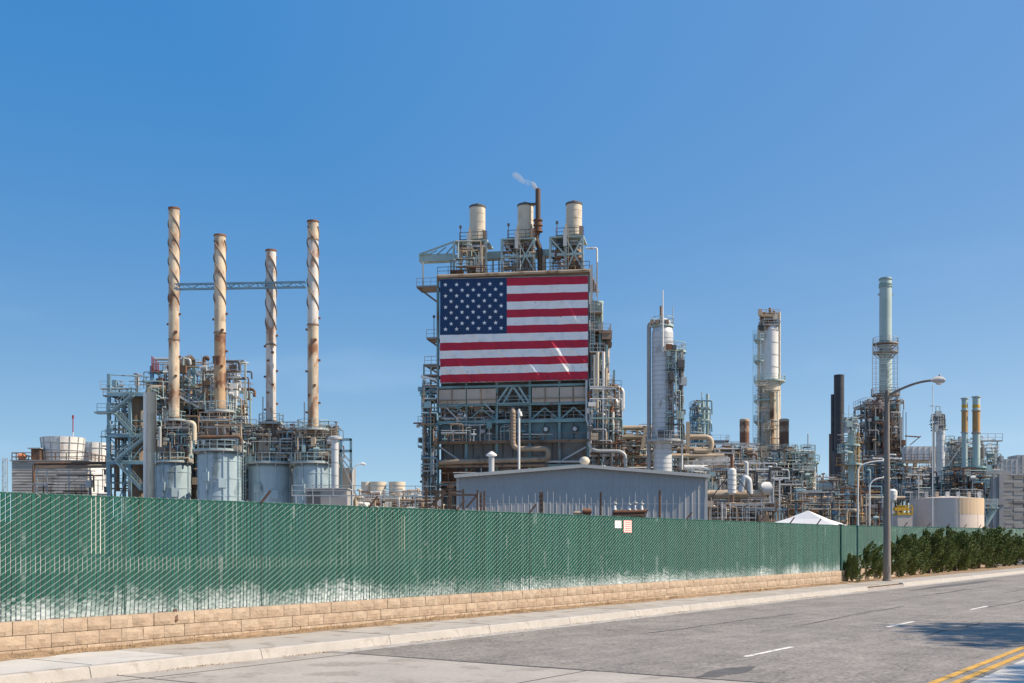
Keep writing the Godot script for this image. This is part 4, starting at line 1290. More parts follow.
	T = thing("blue_gantry", gnd(P(345, 0, d)), "blue steel gantry with diagonal braces above a grey hopper", "gantry")
	for px in [341, 351]: pbar(T, "column", "blue_steel", gnd(P(px, 0, d)), P(px, 439, d), 0.32)
	for py in [439.5, 451]: pbar(T, "beam", "blue_steel", P(338, py, d), P(352, py, d), 0.32)
	for q in [[339, 455, 356, 495], [339, 455, 351, 470], [342, 452, 351, 463]]: pbar(T, "brace", "galv", P(q[0], q[1], d - 0.5), P(q[2], q[3], d - 0.5), 0.16)
	pbox(T, "hopper", "grey_wall", Vector3(P(345, 0, d).x, P(0, 467, d).y * 0.5, -d - 2), Vector3(1.9, P(0, 467, d).y - 0.1, 2.5))
	T = thing("equipment_hut", gnd(P(322, 0, 122)), "low grey equipment hut with louvred front behind the fence", "hut")
	var hx := P(322, 0, 122)
	var hy := P(0, 489, 122).y
	pbox(T, "wall", "grey_wall", Vector3(hx.x + 0.4, (GY + hy) * 0.5, hx.z - 1.6), Vector3(4.4, hy - GY, 3))
	pbox(T, "roof", "galv", Vector3(hx.x + 0.4, hy + 0.06, hx.z - 1.6), Vector3(4.7, 0.12, 3.3))
	for i in 9: pbox(T, "louvre", "dark", Vector3(hx.x - 0.9, hy - 0.35 - i * 0.2, hx.z - 0.06), Vector3(1.5, 0.1, 0.08))
	# gooseneck lamp and yard railings
	gooseneck(352.5, 464, 500, 128, 1.0, "white gooseneck yard lamp beside the blue gantry")
	T = thing("yard_railing", gnd(P(370, 0, 118)), "grey pipe railing in the yard right of the heaters", "railing")
	prail(T, "galv", [P(292, 496, 118), P(436, 497, 118)], 1.1, 0.07, 2.2)
	for i in 9: pbar(T, "post", "galv", gnd(P(296 + i * 17, 0, 118)), P(296 + i * 17, 496, 118), 0.09)
	# distant fan stacks, low works and a hill
	for i in 3:
		d = 260.0
		var px: float = [366.0, 378.0, 397.0][i]
		var r: float = [5.0, 8.5, 8.5][i] / K * d
		T = thing("fan_stack", gnd(P(px, 0, d)), ["cream fan stack half hidden by the blue gantry post", "cream fan stack between two others in the distance", "cream fan stack at the open end of the distant row"][i], "fan stack", "distant fan stacks")
		var c := gnd(P(px, 0, d)); var yt := P(0, 482, d).y
		plathe(T, "shell", "cream", Vector3(c.x, 0, c.z), [[r * 0.94, GY], [r * 0.94, yt - 2], [r, yt], [r - 0.1, yt], [r * 0.9, yt - 2]], 26)
		for k in 3: plathe(T, "hoop", "tan_dark", Vector3(c.x, 0, c.z), [[r * 0.95, yt - 1 - k * 1.5], [r * 1.0, yt - 1 - k * 1.5], [r * 1.0, yt - 0.85 - k * 1.5], [r * 0.95, yt - 0.85 - k * 1.5]], 26)
	T = thing("distant_works", gnd(P(408, 0, 300)), "low distant works of pipes and sheds between heaters and flag building", "industrial plant")
	for i in 7:
		var px := 350.0 + i * 13
		pbox(T, "shed", ["beige_panel", "white", "grey_wall"][i % 3], Vector3(P(px, 0, 300).x, P(0, 495 + (i * 5) % 7, 300).y * 0.5, -300 - i), Vector3(4.2, P(0, 495 + (i * 5) % 7, 300).y, 5))
	piping(T, 352, 440, 488, 512, 215, 240, 75, 70, ["white", "galv", "tan", "rust", "teal_light"], 1.3)
	piping(T, 352, 440, 497, 515, 150, 170, 76, 60, ["white", "galv", "tan", "brown", "dark"], 1.0)
	mb = MB.new()
	var hillp := FastNoiseLite.new(); hillp.seed = 3; hillp.frequency = 0.01
	var prev := Vector3.ZERO
	for i in 121:
		var px := -500.0 + i * 17.0
		var py := 524.0 - 5.0 * (hillp.get_noise_1d(px) + 0.4) - (28.0 * exp(-pow((px - 440.0) / 60.0, 2.0)))
		var p := P(px, py, 2600)
		if i > 0:
			mb.quad(Vector3(prev.x, -0.05, prev.z + 500), Vector3(p.x, -0.05, p.z + 500), p, prev)
			mb.quad(prev, p, Vector3(p.x, -0.05, p.z - 500), Vector3(prev.x, -0.05, prev.z - 500))
		prev = p
	var hl := put(mb, "hills", "hill"); hl.set_meta("kind", "structure")

func gooseneck(px: float, py_top: float, py_b: float, d: float, side: float, label: String, reach := 8.0):
	var T := thing("yard_lamp", gnd(P(px, 0, d)), label, "lamp post", "gooseneck yard lamps")
	var a := gnd(P(px, 0, d))
	var pts := [a]
	var yk := P(0, py_top + 9, d).y
	pts.append(Vector3(a.x, yk, a.z))
	for i in 8:
		var f := (i + 1) / 8.0
		pts.append(Vector3(a.x + side * reach / K * d * (1.0 - cos(f * PI * 0.5)), yk + 9.0 / K * d * sin(f * PI * 0.5), a.z))
	var mb := MB.new(); mb.sweep(pts, 0.06, 8); put(mb, "pole", "white", T)
	var e: Vector3 = pts[pts.size() - 1]
	mb = MB.new()
	mb.sweep([e, e + Vector3(side * 0.15, 0.03, 0), e + Vector3(side * 0.45, -0.02, 0), e + Vector3(side * 0.6, -0.08, 0)], [0.07, 0.16, 0.16, 0.04], 8)
	put(mb, "lamp_head", "white", T)

# ------------------------------------------------------------------ boiler house with the flag
const YB := 0.166   # its front is turned 9.5 degrees
const BO := Vector3(0, 0, -160)
func Q(px: float, py: float, v := 0.0) -> Vector3:
	var nb2 := Vector3(-sin(YB), 0, cos(YB))
	var o := BO - nb2 * v
	var r := Vector3((px - 512.0) / K, -(py - 543.0) / K, -1)
	var e := Vector3(0, EYE, 0)
	return e + r * ((o - e).dot(nb2) / r.dot(nb2))
# a level line that follows the front: same height across, height read in the middle of the front
func QL(px: float, py: float, v := 0.0) -> Vector3:
	var p := Q(px, py, v)
	p.y = P(0, py, 160 + v * 0.98625).y
	return p
const E1 := Vector3(0.98625, 0, 0.16524)
const EB := Vector3(0.16524, 0, -0.98625)

func slab_box(T: Node, called: String, m: String, px0: float, px1: float, py0: float, py1: float, v0: float, v1: float):
	var a := QL(px0, py1, v0); var b := QL(px1, py1, v0)
	var y1 := P(0, py0, 160 + v0 * 0.98625).y
	var dv := EB * (v1 - v0)
	var mb := MB.new()
	var u := Vector3(0, y1 - a.y, 0)
	mb.hexa([a, b, b + dv, a + dv, a + u, b + u, b + dv + u, a + dv + u])
	return put(mb, called, m, T)

func boiler():
	var T := thing("boiler_house", gnd(Q(512, 0)), "tall open steel boiler house carrying the flag and three cream stacks", "boiler house")
	var cols := [438, 466.5, 497, 530, 559.5, 588]
	var roof := 276.0
	for c in cols:
		for v in [0.0, 6.0, 12.0]:
			pbar(T, "column", "teal", gnd(Q(c, 0, v)), QL(c, roof, v), 0.33, 0.36, E1)
	# enclosed boiler inside the frame
	slab_box(T, "boiler_casing", "casing_grey", 441, 586, 290, 545, 2.6, 13.0)
	slab_box(T, "lower_casing", "grey_wall", 442, 560, 443, 461, 2.3, 2.55)
	for i in 12:
		var c := 443.0 + i * 9.9
		slab_box(T, "casing_rib", "casing_grey", c, c + 0.8, 443, 461, 2.18, 2.3)
	# girders
	for py in [276.5, 386.0, 404.5, 421.5, 442.0, 466.0, 484.0, 505.0]:
		var m: String = "teal"
		if py in [442.0, 276.5]: m = "tan_dark"
		pbar(T, "girder", m, QL(437, py, -0.25), QL(590, py, -0.25), 0.3, 0.5 if py == 276.5 else 0.42 if py == 421.5 else 0.3)
		for c in cols: pbar(T, "cross_girder", "teal", QL(c, py, 0.3), QL(c, py, 12.0), 0.26, 0.4)
	# beige sheeting, each sheet its own
	for q in [[438.8, 466], [467, 496], [532, 559], [560, 587.3]]:
		var w: float = q[1] - q[0]
		for i in 2: slab_box(T, "beige_sheet", "beige_panel", q[0] + w * i * 0.5, q[0] + w * (i + 1) * 0.5 - 0.25, 388.2, 403.0, -0.35 + 0.02 * i, -0.2)
	for px in [452, 481, 545, 573]: pbar(T, "sheet_rail", "tan_dark", QL(px, 387, -0.45), QL(px, 404, -0.45), 0.1)
	pbar(T, "sheet_rail", "tan_dark", QL(438, 399, -0.45), QL(496, 399, -0.45), 0.1)
	pbar(T, "sheet_rail", "tan_dark", QL(532, 399, -0.45), QL(588, 399, -0.45), 0.1)
	# V bracing in the dark opening between the sheets
	for q in [[513, 386.5, 503.5, 403], [513, 386.5, 524.5, 403], [497, 403, 508, 387], [529, 403, 519, 387]]:
		pbar(T, "opening_brace", "teal_light", QL(q[0], q[1], -0.1), QL(q[2], q[3], -0.1), 0.26)
	for q in [[505, 390, 505, 399], [522, 390, 522, 399], [505, 390, 522, 390]]:
		pbar(T, "opening_frame", "teal_light", QL(q[0], q[1], 0.5), QL(q[2], q[3], 0.5), 0.12)
	prail(T, "teal_light", [QL(497, 403.5, -0.6), QL(530, 403.5, -0.6)], 1.0)
	# braced storey
	for i in 5:
		var a: float = cols[i]; var b: float = cols[i + 1]; var mid := (a + b) * 0.5
		if i != 2:
			pbar(T, "storey_brace", "teal", QL(mid, 408.5, -0.1), QL(a + 1, 420, -0.1), 0.18)
			pbar(T, "storey_brace", "teal", QL(mid, 408.5, -0.1), QL(b - 1, 420, -0.1), 0.18)
		prail(T, "galv", [QL(a + 1, 420, 0.6), QL(b - 1, 420, 0.6)], 1.1, 0.07, 1.0)
		piping(T, a + 2, b - 2, 407, 420, 161.0, 162.2, 500 + i, 26, ["galv", "dark", "tan_dark", "teal", "brown"], 0.6)
	pbar(T, "tie_bar", "galv", QL(446, 406, -0.6), QL(459, 420, -0.6), 0.16)
	pbar(T, "tie_bar", "galv", QL(484, 402, -0.6), QL(494, 413, -0.6), 0.16)
	# teal wall panels with round ports
	for i in 5:
		var a: float = cols[i]; var b: float = cols[i + 1]
		for k in 2:
			slab_box(T, "wall_panel", "teal_wall", lerp(a, b, k * 0.5) + 0.6, lerp(a, b, (k + 1) * 0.5) - 0.3, 423.5, 440.3, 0.35 + 0.05 * k, 0.6)
	slab_box(T, "doorway", "dark", 489, 495, 425, 433, 0.28, 0.4)
	for q in [[453.5, 431], [483, 431], [546, 430], [575, 430]]:
		var c := QL(q[0], q[1], 0.3)
		var mb := MB.new()
		mb.sweep([c, c - EB * 0.25], 0.52, 14)
		var o := put(mb, "port", "dark", T)
		mb = MB.new(); mb.sweep([c - EB * 0.2, c - EB * 0.36], 0.28, 12); put(mb, "port_cover", "silver", o)
	piping(T, 441, 586, 424, 441, 159.4, 160.2, 520, 34, ["tan_dark", "galv", "teal", "silver", "dark"], 0.45)
	prail(T, "tan_dark", [QL(438, 441, -0.6), QL(588, 441, -0.6)], 1.0, 0.06)
	# lower storey
	pbar(T, "lower_brace", "galv", QL(440, 446, -0.1), QL(460, 460, -0.1), 0.2)
	pbar(T, "lower_brace", "galv", QL(562, 461, -0.1), QL(586, 448, -0.1), 0.2)
	slab_box(T, "lower_wall", "casing_grey", 560, 588, 443, 462, 0.6, 0.8)
	pbar(T, "lower_beam", "galv", QL(545, 462, -0.5), QL(588, 462.5, -0.5), 0.25)
	# big tan duct pipe with its U bend
	ppipe(T, "duct_pipe", "duct_tan", [QL(439, 461.5, -1.2), QL(548.5, 459.5, -1.2), QL(548.5, 449, -1.2), QL(513, 449, -1.2), QL(513, 409, -1.2), QL(513, 409, 2.0)], 0.37, 16, 1.05)
	for i in 10: plathe(T, "pipe_ring", "tan_dark", QL(513, 443.0 - i * 3.3, -1.2), [[0.37, -0.05], [0.43, -0.05], [0.43, 0.05], [0.37, 0.05]], 14)
	ppipe(T, "duct_pipe", "tan_dark", [QL(438, 465.5, -0.8), QL(545, 465.5, -0.8)], 0.25, 12)
	for px in [444, 462, 480, 502, 524, 546]: pbar(T, "pipe_hanger", "dark", QL(px, 467, -1.2), QL(px, 456, -1.2), 0.12)
	# dim bays under the duct
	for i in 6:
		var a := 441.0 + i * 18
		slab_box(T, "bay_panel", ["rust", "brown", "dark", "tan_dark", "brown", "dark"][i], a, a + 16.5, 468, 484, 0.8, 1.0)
	piping(T, 440, 586, 466, 512, 159.0, 161.5, 530, 60, ["tan_dark", "rust", "galv", "teal", "brown"], 0.9)
	# downpipe
	ppipe(T, "downpipe", "silver", [QL(586.5, 382, -0.8), QL(586.5, 421, -0.8), QL(588.5, 426, -0.8), QL(588.5, 440, -0.8)], 0.16, 10)
	# lamps on the front
	for q in [[465, 414], [437.5, 462]]:
		var c := QL(q[0], q[1], -0.8)
		pbar(T, "lamp_bracket", "galv", c, c + EB * 0.8, 0.1)
		var mb := MB.new(); mb.lathe(c - Vector3(0, 0.25, 0), [[0.25, 0], [0.12, 0.3], [0.05, 0.4]], 10); put(mb, "flood_lamp", "white", T)
	# roof deck
	slab_box(T, "roof_deck", "tan_dark", 437, 590, 272.6, 274.4, -0.5, 13.0)
	ppipe(T, "roof_pipe", "tan", [QL(437, 273.5, -0.75), QL(590, 273.5, -0.75)], 0.22, 10)
	prail(T, "brown", [QL(437.5, 272.6, 13), QL(437.5, 272.6, -0.4), QL(589.5, 272.6, -0.4), QL(589.5, 272.6, 13)], 1.15, 0.07)
	slab_box(T, "roof_cabinet", "rust", 450, 462, 267.5, 272.4, 0.2, 1.5)
	# side mast with outrigger
	pbar(T, "edge_strip", "galv", gnd(Q(591.6, 0, 0.2)), QL(591.6, 268, 0.2), 0.3)
	ppipe(T, "vent_loop", "white", [QL(586, 251.5, 1), QL(597, 251.5, 1), QL(597, 300, 1)], 0.13, 8)
	# three stack units
	var sx := [477.5, 525.5, 574.0]
	for i in 3:
		stack_unit(sx[i], i)
	# transverse duct linking the stack units
	var dT := thing("roof_duct", QL(505, 258, 4.0), "mint horizontal duct running between the roof stacks", "duct")
	dT.position = QL(505, 258, 4.0)
	for q in [[419, 454], [486, 503], [534, 551]]:
		var o: MeshInstance3D = slab_box(dT, "duct_section", "mint", q[0], q[1], 250.5, 257.5, 3.5, 5.0)
	for i in 4: pbar(dT, "truss_bar", "mint", QL(419 + i * 9, 251, 3.4), QL(428 + i * 9, 250 - i * 3.0, 3.4), 0.16)
	pbar(dT, "truss_bar", "mint", QL(419, 250.5, 3.4), QL(454, 239, 3.4), 0.22)
	for q in [[423, 258, 423, 274], [451, 258, 451, 272], [493, 258, 493, 272], [541, 258, 541, 272], [499, 258, 499, 272]]: pbar(dT, "post", "mint", QL(q[0], q[1], 4.0), QL(q[2], q[3], 4.0), 0.24)
	# dark exhaust pipe with a flanged collar, steaming
	var eT := thing("exhaust_pipe", QL(538, 272, 3.0), "thin dark rusty exhaust pipe steaming beside the middle cream stack", "exhaust pipe")
	eT.position = QL(538, 272.4, 3.0)
	ppipe(eT, "pipe", "brown", [QL(540, 272.4, 3), QL(540, 250, 3), QL(536, 240, 3), QL(538, 232, 3), QL(538, 190, 3)], 0.36, 12, 0.5)
	prod(eT, "collar", "rust", QL(538, 233, 3), QL(538, 222, 3), 0.52, 12)
	for py in [222, 227, 233]: prod(eT, "flange", "brown", QL(538, py, 3), QL(538, py - 1.2, 3), 0.68, 12)
	pbar(eT, "stay", "brown", QL(531, 205, 3), QL(538, 205, 3), 0.3)
	prod(eT, "tall_leg", "tan", QL(544, 272.4, 3), QL(544, 257, 3), 0.3, 10)
	left_side(T)
	right_side()
	flag()

func stack_unit(cx: float, i: int):
	var lab: String = ["cream stack on its braced frame beside the outrigger truss", "middle cream stack next to the dark steaming exhaust pipe", "cream stack at the end of the roof above the pipe loop"][i]
	var S := thing("roof_stack", QL(cx, 272, 4), lab, "stack", "cream roof stacks")
	S.position = QL(cx, 272.4, 4.0)
	var top := 204.5 + i * 0.9
	var c := QL(cx, 238, 4.0)
	var yt := P(0, top, 163.9).y
	plathe(S, "shell", "cream", Vector3(c.x, 0, c.z), [[1.12, c.y - 0.2], [1.12, yt]], 28)
	for k in 4: plathe(S, "seam_ring", "cream", Vector3(c.x, 0, c.z), [[1.12, lerp(c.y, yt, k / 4.0)], [1.15, lerp(c.y, yt, k / 4.0)], [1.15, lerp(c.y, yt, k / 4.0) + 0.1], [1.12, lerp(c.y, yt, k / 4.0) + 0.1]], 28)
	plathe(S, "rim", "dark", Vector3(c.x, 0, c.z), [[1.12, yt - 0.25], [1.19, yt - 0.25], [1.19, yt], [1.0, yt + 0.12], [0.3, yt + 0.2], [0.2, yt + 0.45], [0.0, yt + 0.45]], 28)
	# duct that feeds it
	var b := QL(cx, 272.4, 4.0)
	plathe(S, "throat", "tan_dark", Vector3(c.x, 0, c.z), [[1.5, b.y], [1.35, P(0, 256, 163.9).y], [0.8, P(0, 248, 163.9).y], [0.95, P(0, 239, 163.9).y]], 18)
	pbar(S, "throat_band", "silver", QL(cx - 4.5, 243.5, 2.7), QL(cx + 4, 243.5, 2.7), 0.3, 0.3)
	# platform frame
	var x0 := cx - 24.5
	var x1 := cx + 9.5
	slab_box(S, "deck", "mint", x0, x1, 238.0, 239.4, 1.5, 6.5)
	for px in [x0 + 0.8, cx - 8.0, x1 - 0.8]:
		for v in [1.7, 6.3]:
			pbar(S, "leg", "mint", QL(px, 272.4, v), QL(px, 239, v), 0.28, 0.28, E1)
	for v in [1.6]:
		pbar(S, "brace", "mint", QL(x0 + 1, 240, v), QL(cx - 8, 258, v), 0.2)
		pbar(S, "brace", "mint", QL(cx - 8, 240, v), QL(cx, 256, v), 0.2)
		pbar(S, "brace", "mint", QL(x1 - 1, 240, v), QL(cx, 256, v), 0.2)
		pbar(S, "brace", "mint", QL(cx, 256, v), QL(x1 - 1, 271, v), 0.2)
		pbar(S, "brace", "mint", QL(cx, 256, v), QL(cx - 7, 271, v), 0.2)
		pbar(S, "cross_beam", "mint", QL(x0, 256.5, v), QL(x1, 256.5, v), 0.24, 0.34)
	slab_box(S, "burner_box", "dark", cx - 18, cx - 11, 242, 249, 2.2, 5.0)
	prail(S, "brown", [QL(cx - 18, 238, 1.7), QL(x1, 238, 1.7)], 1.1, 0.07)
	pbox(S, "junction_box", "galv", QL(cx - 9, 240, 1.3), Vector3(0.5, 2.4, 0.4))
	pladder(S, "tan", QL(cx - 7.5, 272, 1.3), QL(cx - 7.5, 231, 1.3), E1, 0.55)
	pbar(S, "lamp_pole", "brown", QL(cx - 17, 238, 1.7), QL(cx - 17, 225, 1.7), 0.1)
	pbox(S, "lamp", "dark", QL(cx - 17, 224.5, 1.7), Vector3(0.35, 0.35, 0.35))
	pbar(S, "screen_post", "tan", QL(cx - 7.8, 238, 1.7), QL(cx - 7.8, 226, 1.7), 0.28)
	pbox(S, "valve_gear", "tan_dark", QL(cx + 7, 234, 1.8), Vector3(0.5, 1.3, 0.5))
	piping(S, cx - 22, cx + 8, 240, 271, 160.8, 163.0, 540 + i, 22, ["mint", "galv", "tan", "brown"], 0.6)

func left_side(T: Node):
	# brackets and platforms hung on the left edge, then a stair tower below
	for q in [[416.5, 283.0], [426.5, 335.5], [424.5, 362.5], [424.5, 373.0]]:
		var o: MeshInstance3D = slab_box(T, "side_platform", "tan_dark", q[0], 438, q[1], q[1] + 1.4, -0.3, 3.0)
		var mb := MB.new()
		mb.rail([QL(438, q[1], -0.2), QL(q[0], q[1], -0.2), QL(q[0], q[1], 3.0)], 1.15, 0.07, 1.2); put(mb, "railing", "galv", o)
		pbar(T, "knee_brace", "brown", QL(q[0] + 2, q[1] + 1.5, 0), QL(438, q[1] + (17 if q[0] < 420 else 9), 0), 0.24)
	pbar(T, "mast", "galv", QL(423, 283, 0.2), QL(423, 258, 0.2), 0.2)
	pbar(T, "lamp_post", "dark", QL(434, 335, -0.2), QL(434, 315, -0.2), 0.1)
	pbox(T, "lamp", "dark", QL(434, 314, -0.2), Vector3(0.35, 0.3, 0.35))
	pbar(T, "davit", "white", QL(421, 374, -0.4), QL(436, 378, -0.4), 0.32)
	pbar(T, "davit", "white", QL(421.5, 374.5, -0.4), QL(428, 381, -0.4), 0.22)
	for px in [424, 431]:
		for v in [0.0, 3.0]: pbar(T, "stair_post", "teal", gnd(Q(px, 0, v)), QL(px, 362, v), 0.24)
	var fl := [384.0, 397.0, 410.0, 422.5, 445.0, 466.0, 485.0, 503.0]
	for i in fl.size():
		var py: float = fl[i]
		var x0 := 418.0 if py in [422.5, 445.0] else 422.5
		var o: MeshInstance3D = slab_box(T, "landing", "teal", x0, 437.5, py, py + 1.3, -0.5, 3.2)
		var mb := MB.new()
		mb.rail([QL(437, py, -0.4), QL(x0, py, -0.4), QL(x0, py, 3.2)], 1.1, 0.07, 1.0); put(mb, "railing", "teal_light" if py > 415 else "galv", o)
		if i + 1 < fl.size():
			var a := QL(425 if i % 2 else 435, fl[i + 1], 1.2); var b := QL(435 if i % 2 else 425, py, 1.2)
			stairs(T, "teal", a, b, 0.8, "galv")
	pbox(T, "wind_sock_box", "tan", QL(418, 424.5, -0.4), Vector3(0.4, 0.4, 0.4))
	pbar(T, "boom", "brown", QL(413.5, 421.5, -0.4), QL(424, 421.5, -0.4), 0.2)
	slab_box(T, "stair_screen", "dark", 418.5, 424, 436, 441, 0.5, 2.0)
	piping(T, 421, 437, 385, 505, 160.5, 163, 560, 70, ["teal", "galv", "dark", "tan_dark", "blue_steel"], 0.7)
	pbar(T, "white_post", "white", gnd(Q(433.5, 0, -1)), QL(433.5, 431, -1), 0.2)
	pbar(T, "lower_beam", "tan_dark", QL(426, 463, -0.4), QL(442, 463, -0.4), 0.4)

func right_side():
	var T := thing("exchanger_tower", gnd(Q(603, 0, 3)), "crowded pipe and exchanger tower clinging to the flag building's sunlit side", "process unit")
	var d := 158.0
	for q in [[593, 300], [600, 330], [607, 345], [614, 370]]:
		for z in [0.0, 4.5]:
			pbar(T, "column", "teal", gnd(P(q[0], 0, d + z)), P(q[0], q[1], d + z), 0.26)
	plathe(T, "mint_column", "mint", gnd(P(597.5, 0, d + 2)), [[0.78, 0], [0.78, P(0, 305, d + 2).y], [0.85, P(0, 304, d + 2).y], [0.85, P(0, 302.5, d + 2).y], [0.1, P(0, 302, d + 2).y]], 20)
	for i in 12: plathe(T, "band", "mint", Vector3(P(597.5, 0, d + 2).x, P(0, 309 + i * 5, d + 2).y, -d - 2), [[0.78, 0], [0.83, 0], [0.83, 0.08], [0.78, 0.08]], 18)
	prod(T, "riser", "mint", gnd(P(601.5, 0, d + 1)), P(601.5, 303, d + 1), 0.22, 10)
	# platforms
	for q in [[590, 602, 312], [592, 603, 330], [599, 611, 332], [590, 605, 352], [592, 609, 371], [592, 614, 384], [590, 606, 400], [590, 606, 421], [590, 608, 437], [590, 620, 452]]:
		var a := P(q[0], q[2], d - 0.4); var b := P(q[1], q[2], d - 0.4)
		var o := pbox(T, "platform", "teal" if q[2] > 380 else "tan_dark", (a + b) * 0.5 + Vector3(0, -0.08, -2.4), Vector3(b.x - a.x, 0.16, 5.2))
		var mb := MB.new()
		mb.rail([a + Vector3(0, 0, -4), a, b, b + Vector3(0, 0, -4)], 1.1, 0.07, 1.1); put(mb, "railing", "galv", o)
	pbox(T, "platform_skirt", "tan_dark", P(606, 336.5, d + 1), Vector3(1.4, 1.2, 3.0))
	pbox(T, "platform_skirt", "brown", P(608, 345, d + 1), Vector3(0.9, 0.6, 2.0))
	pbar(T, "edge_post", "galv", P(597.5, 302, d), P(597.5, 262, d), 0.1)
	pladder(T, "galv", P(592.5, 345, d - 0.6), P(592.5, 272, d - 0.6), Vector3(1, 0, 0), 0.6)
	# vessels and pipe loops
	plathe(T, "column_vessel", "tan", gnd(P(603, 0, d + 2.5)), [[0.9, 0], [0.9, P(0, 348, d + 2.5).y], [0.3, P(0, 345, d).y]], 18)
	vessel(T, "exchanger", "cream", P(603.5, 399, d + 0.4), P(611, 399, d + 0.4), 1.25, 18)
	vessel(T, "exchanger", "cream", P(595, 417, d - 0.3), P(602, 417, d - 0.3), 0.7, 16)
	prod(T, "exchanger_flange", "rust", P(610.5, 406, d - 0.6), P(610.5, 413, d - 0.6), 0.5, 12)
	vessel(T, "pump_casing", "rust", P(604, 410, d - 0.6), P(612, 410, d - 0.6), 0.36, 10)
	ppipe(T, "loop_pipe", "silver", [P(596, 390, d - 0.5), P(611.5, 390, d - 0.5), P(611.5, 398, d - 0.5)], 0.33, 12)
	ppipe(T, "loop_pipe", "silver", [P(612, 388.5, d), P(622.5, 388.5, d), P(622.5, 410, d), P(616, 411, d)], 0.33, 12)
	ppipe(T, "riser", "silver", [gnd(P(617, 0, d)), P(617, 400, d), P(605, 400, d)], 0.42, 14)
	for i in 14: plathe(T, "riser_ring", "galv", P(617, 448.0 - i * 3.2, d), [[0.42, 0], [0.48, 0], [0.48, 0.1], [0.42, 0.1]], 14)
	for q in [[594.5, 355, "cream", 0.2], [597.5, 352, "cream", 0.24], [606, 368, "tan", 0.2], [613, 412, "white", 0.2], [603.5, 352, "white", 0.22]]:
		prod(T, "riser", q[2], gnd(P(q[0], 0, d - 0.8)), P(q[0], q[1], d - 0.8), q[3], 10)
	ppipe(T, "blue_pipe", "galv", [P(589, 442, d - 3), P(590.5, 449, d - 3), P(597, 451, d - 3), P(620, 451, d - 3), P(625.5, 455, d - 3), gnd(P(625.5, 0, d - 3))], 0.22, 12, 0.9)
	piping(T, 591, 608, 330, 400, d, d + 4, 570, 80, ["tan", "galv", "teal", "brown", "white", "rust", "dark"], 0.8)
	piping(T, 590, 622, 384, 470, d - 2, d + 4, 571, 170, ["tan", "galv", "teal", "brown", "white", "dark", "blue_steel", "silver"], 0.95)
	piping(T, 590, 626, 440, 505, d - 3, d + 2, 572, 90, ["tan", "galv", "teal", "brown", "rust", "dark"], 1.0)

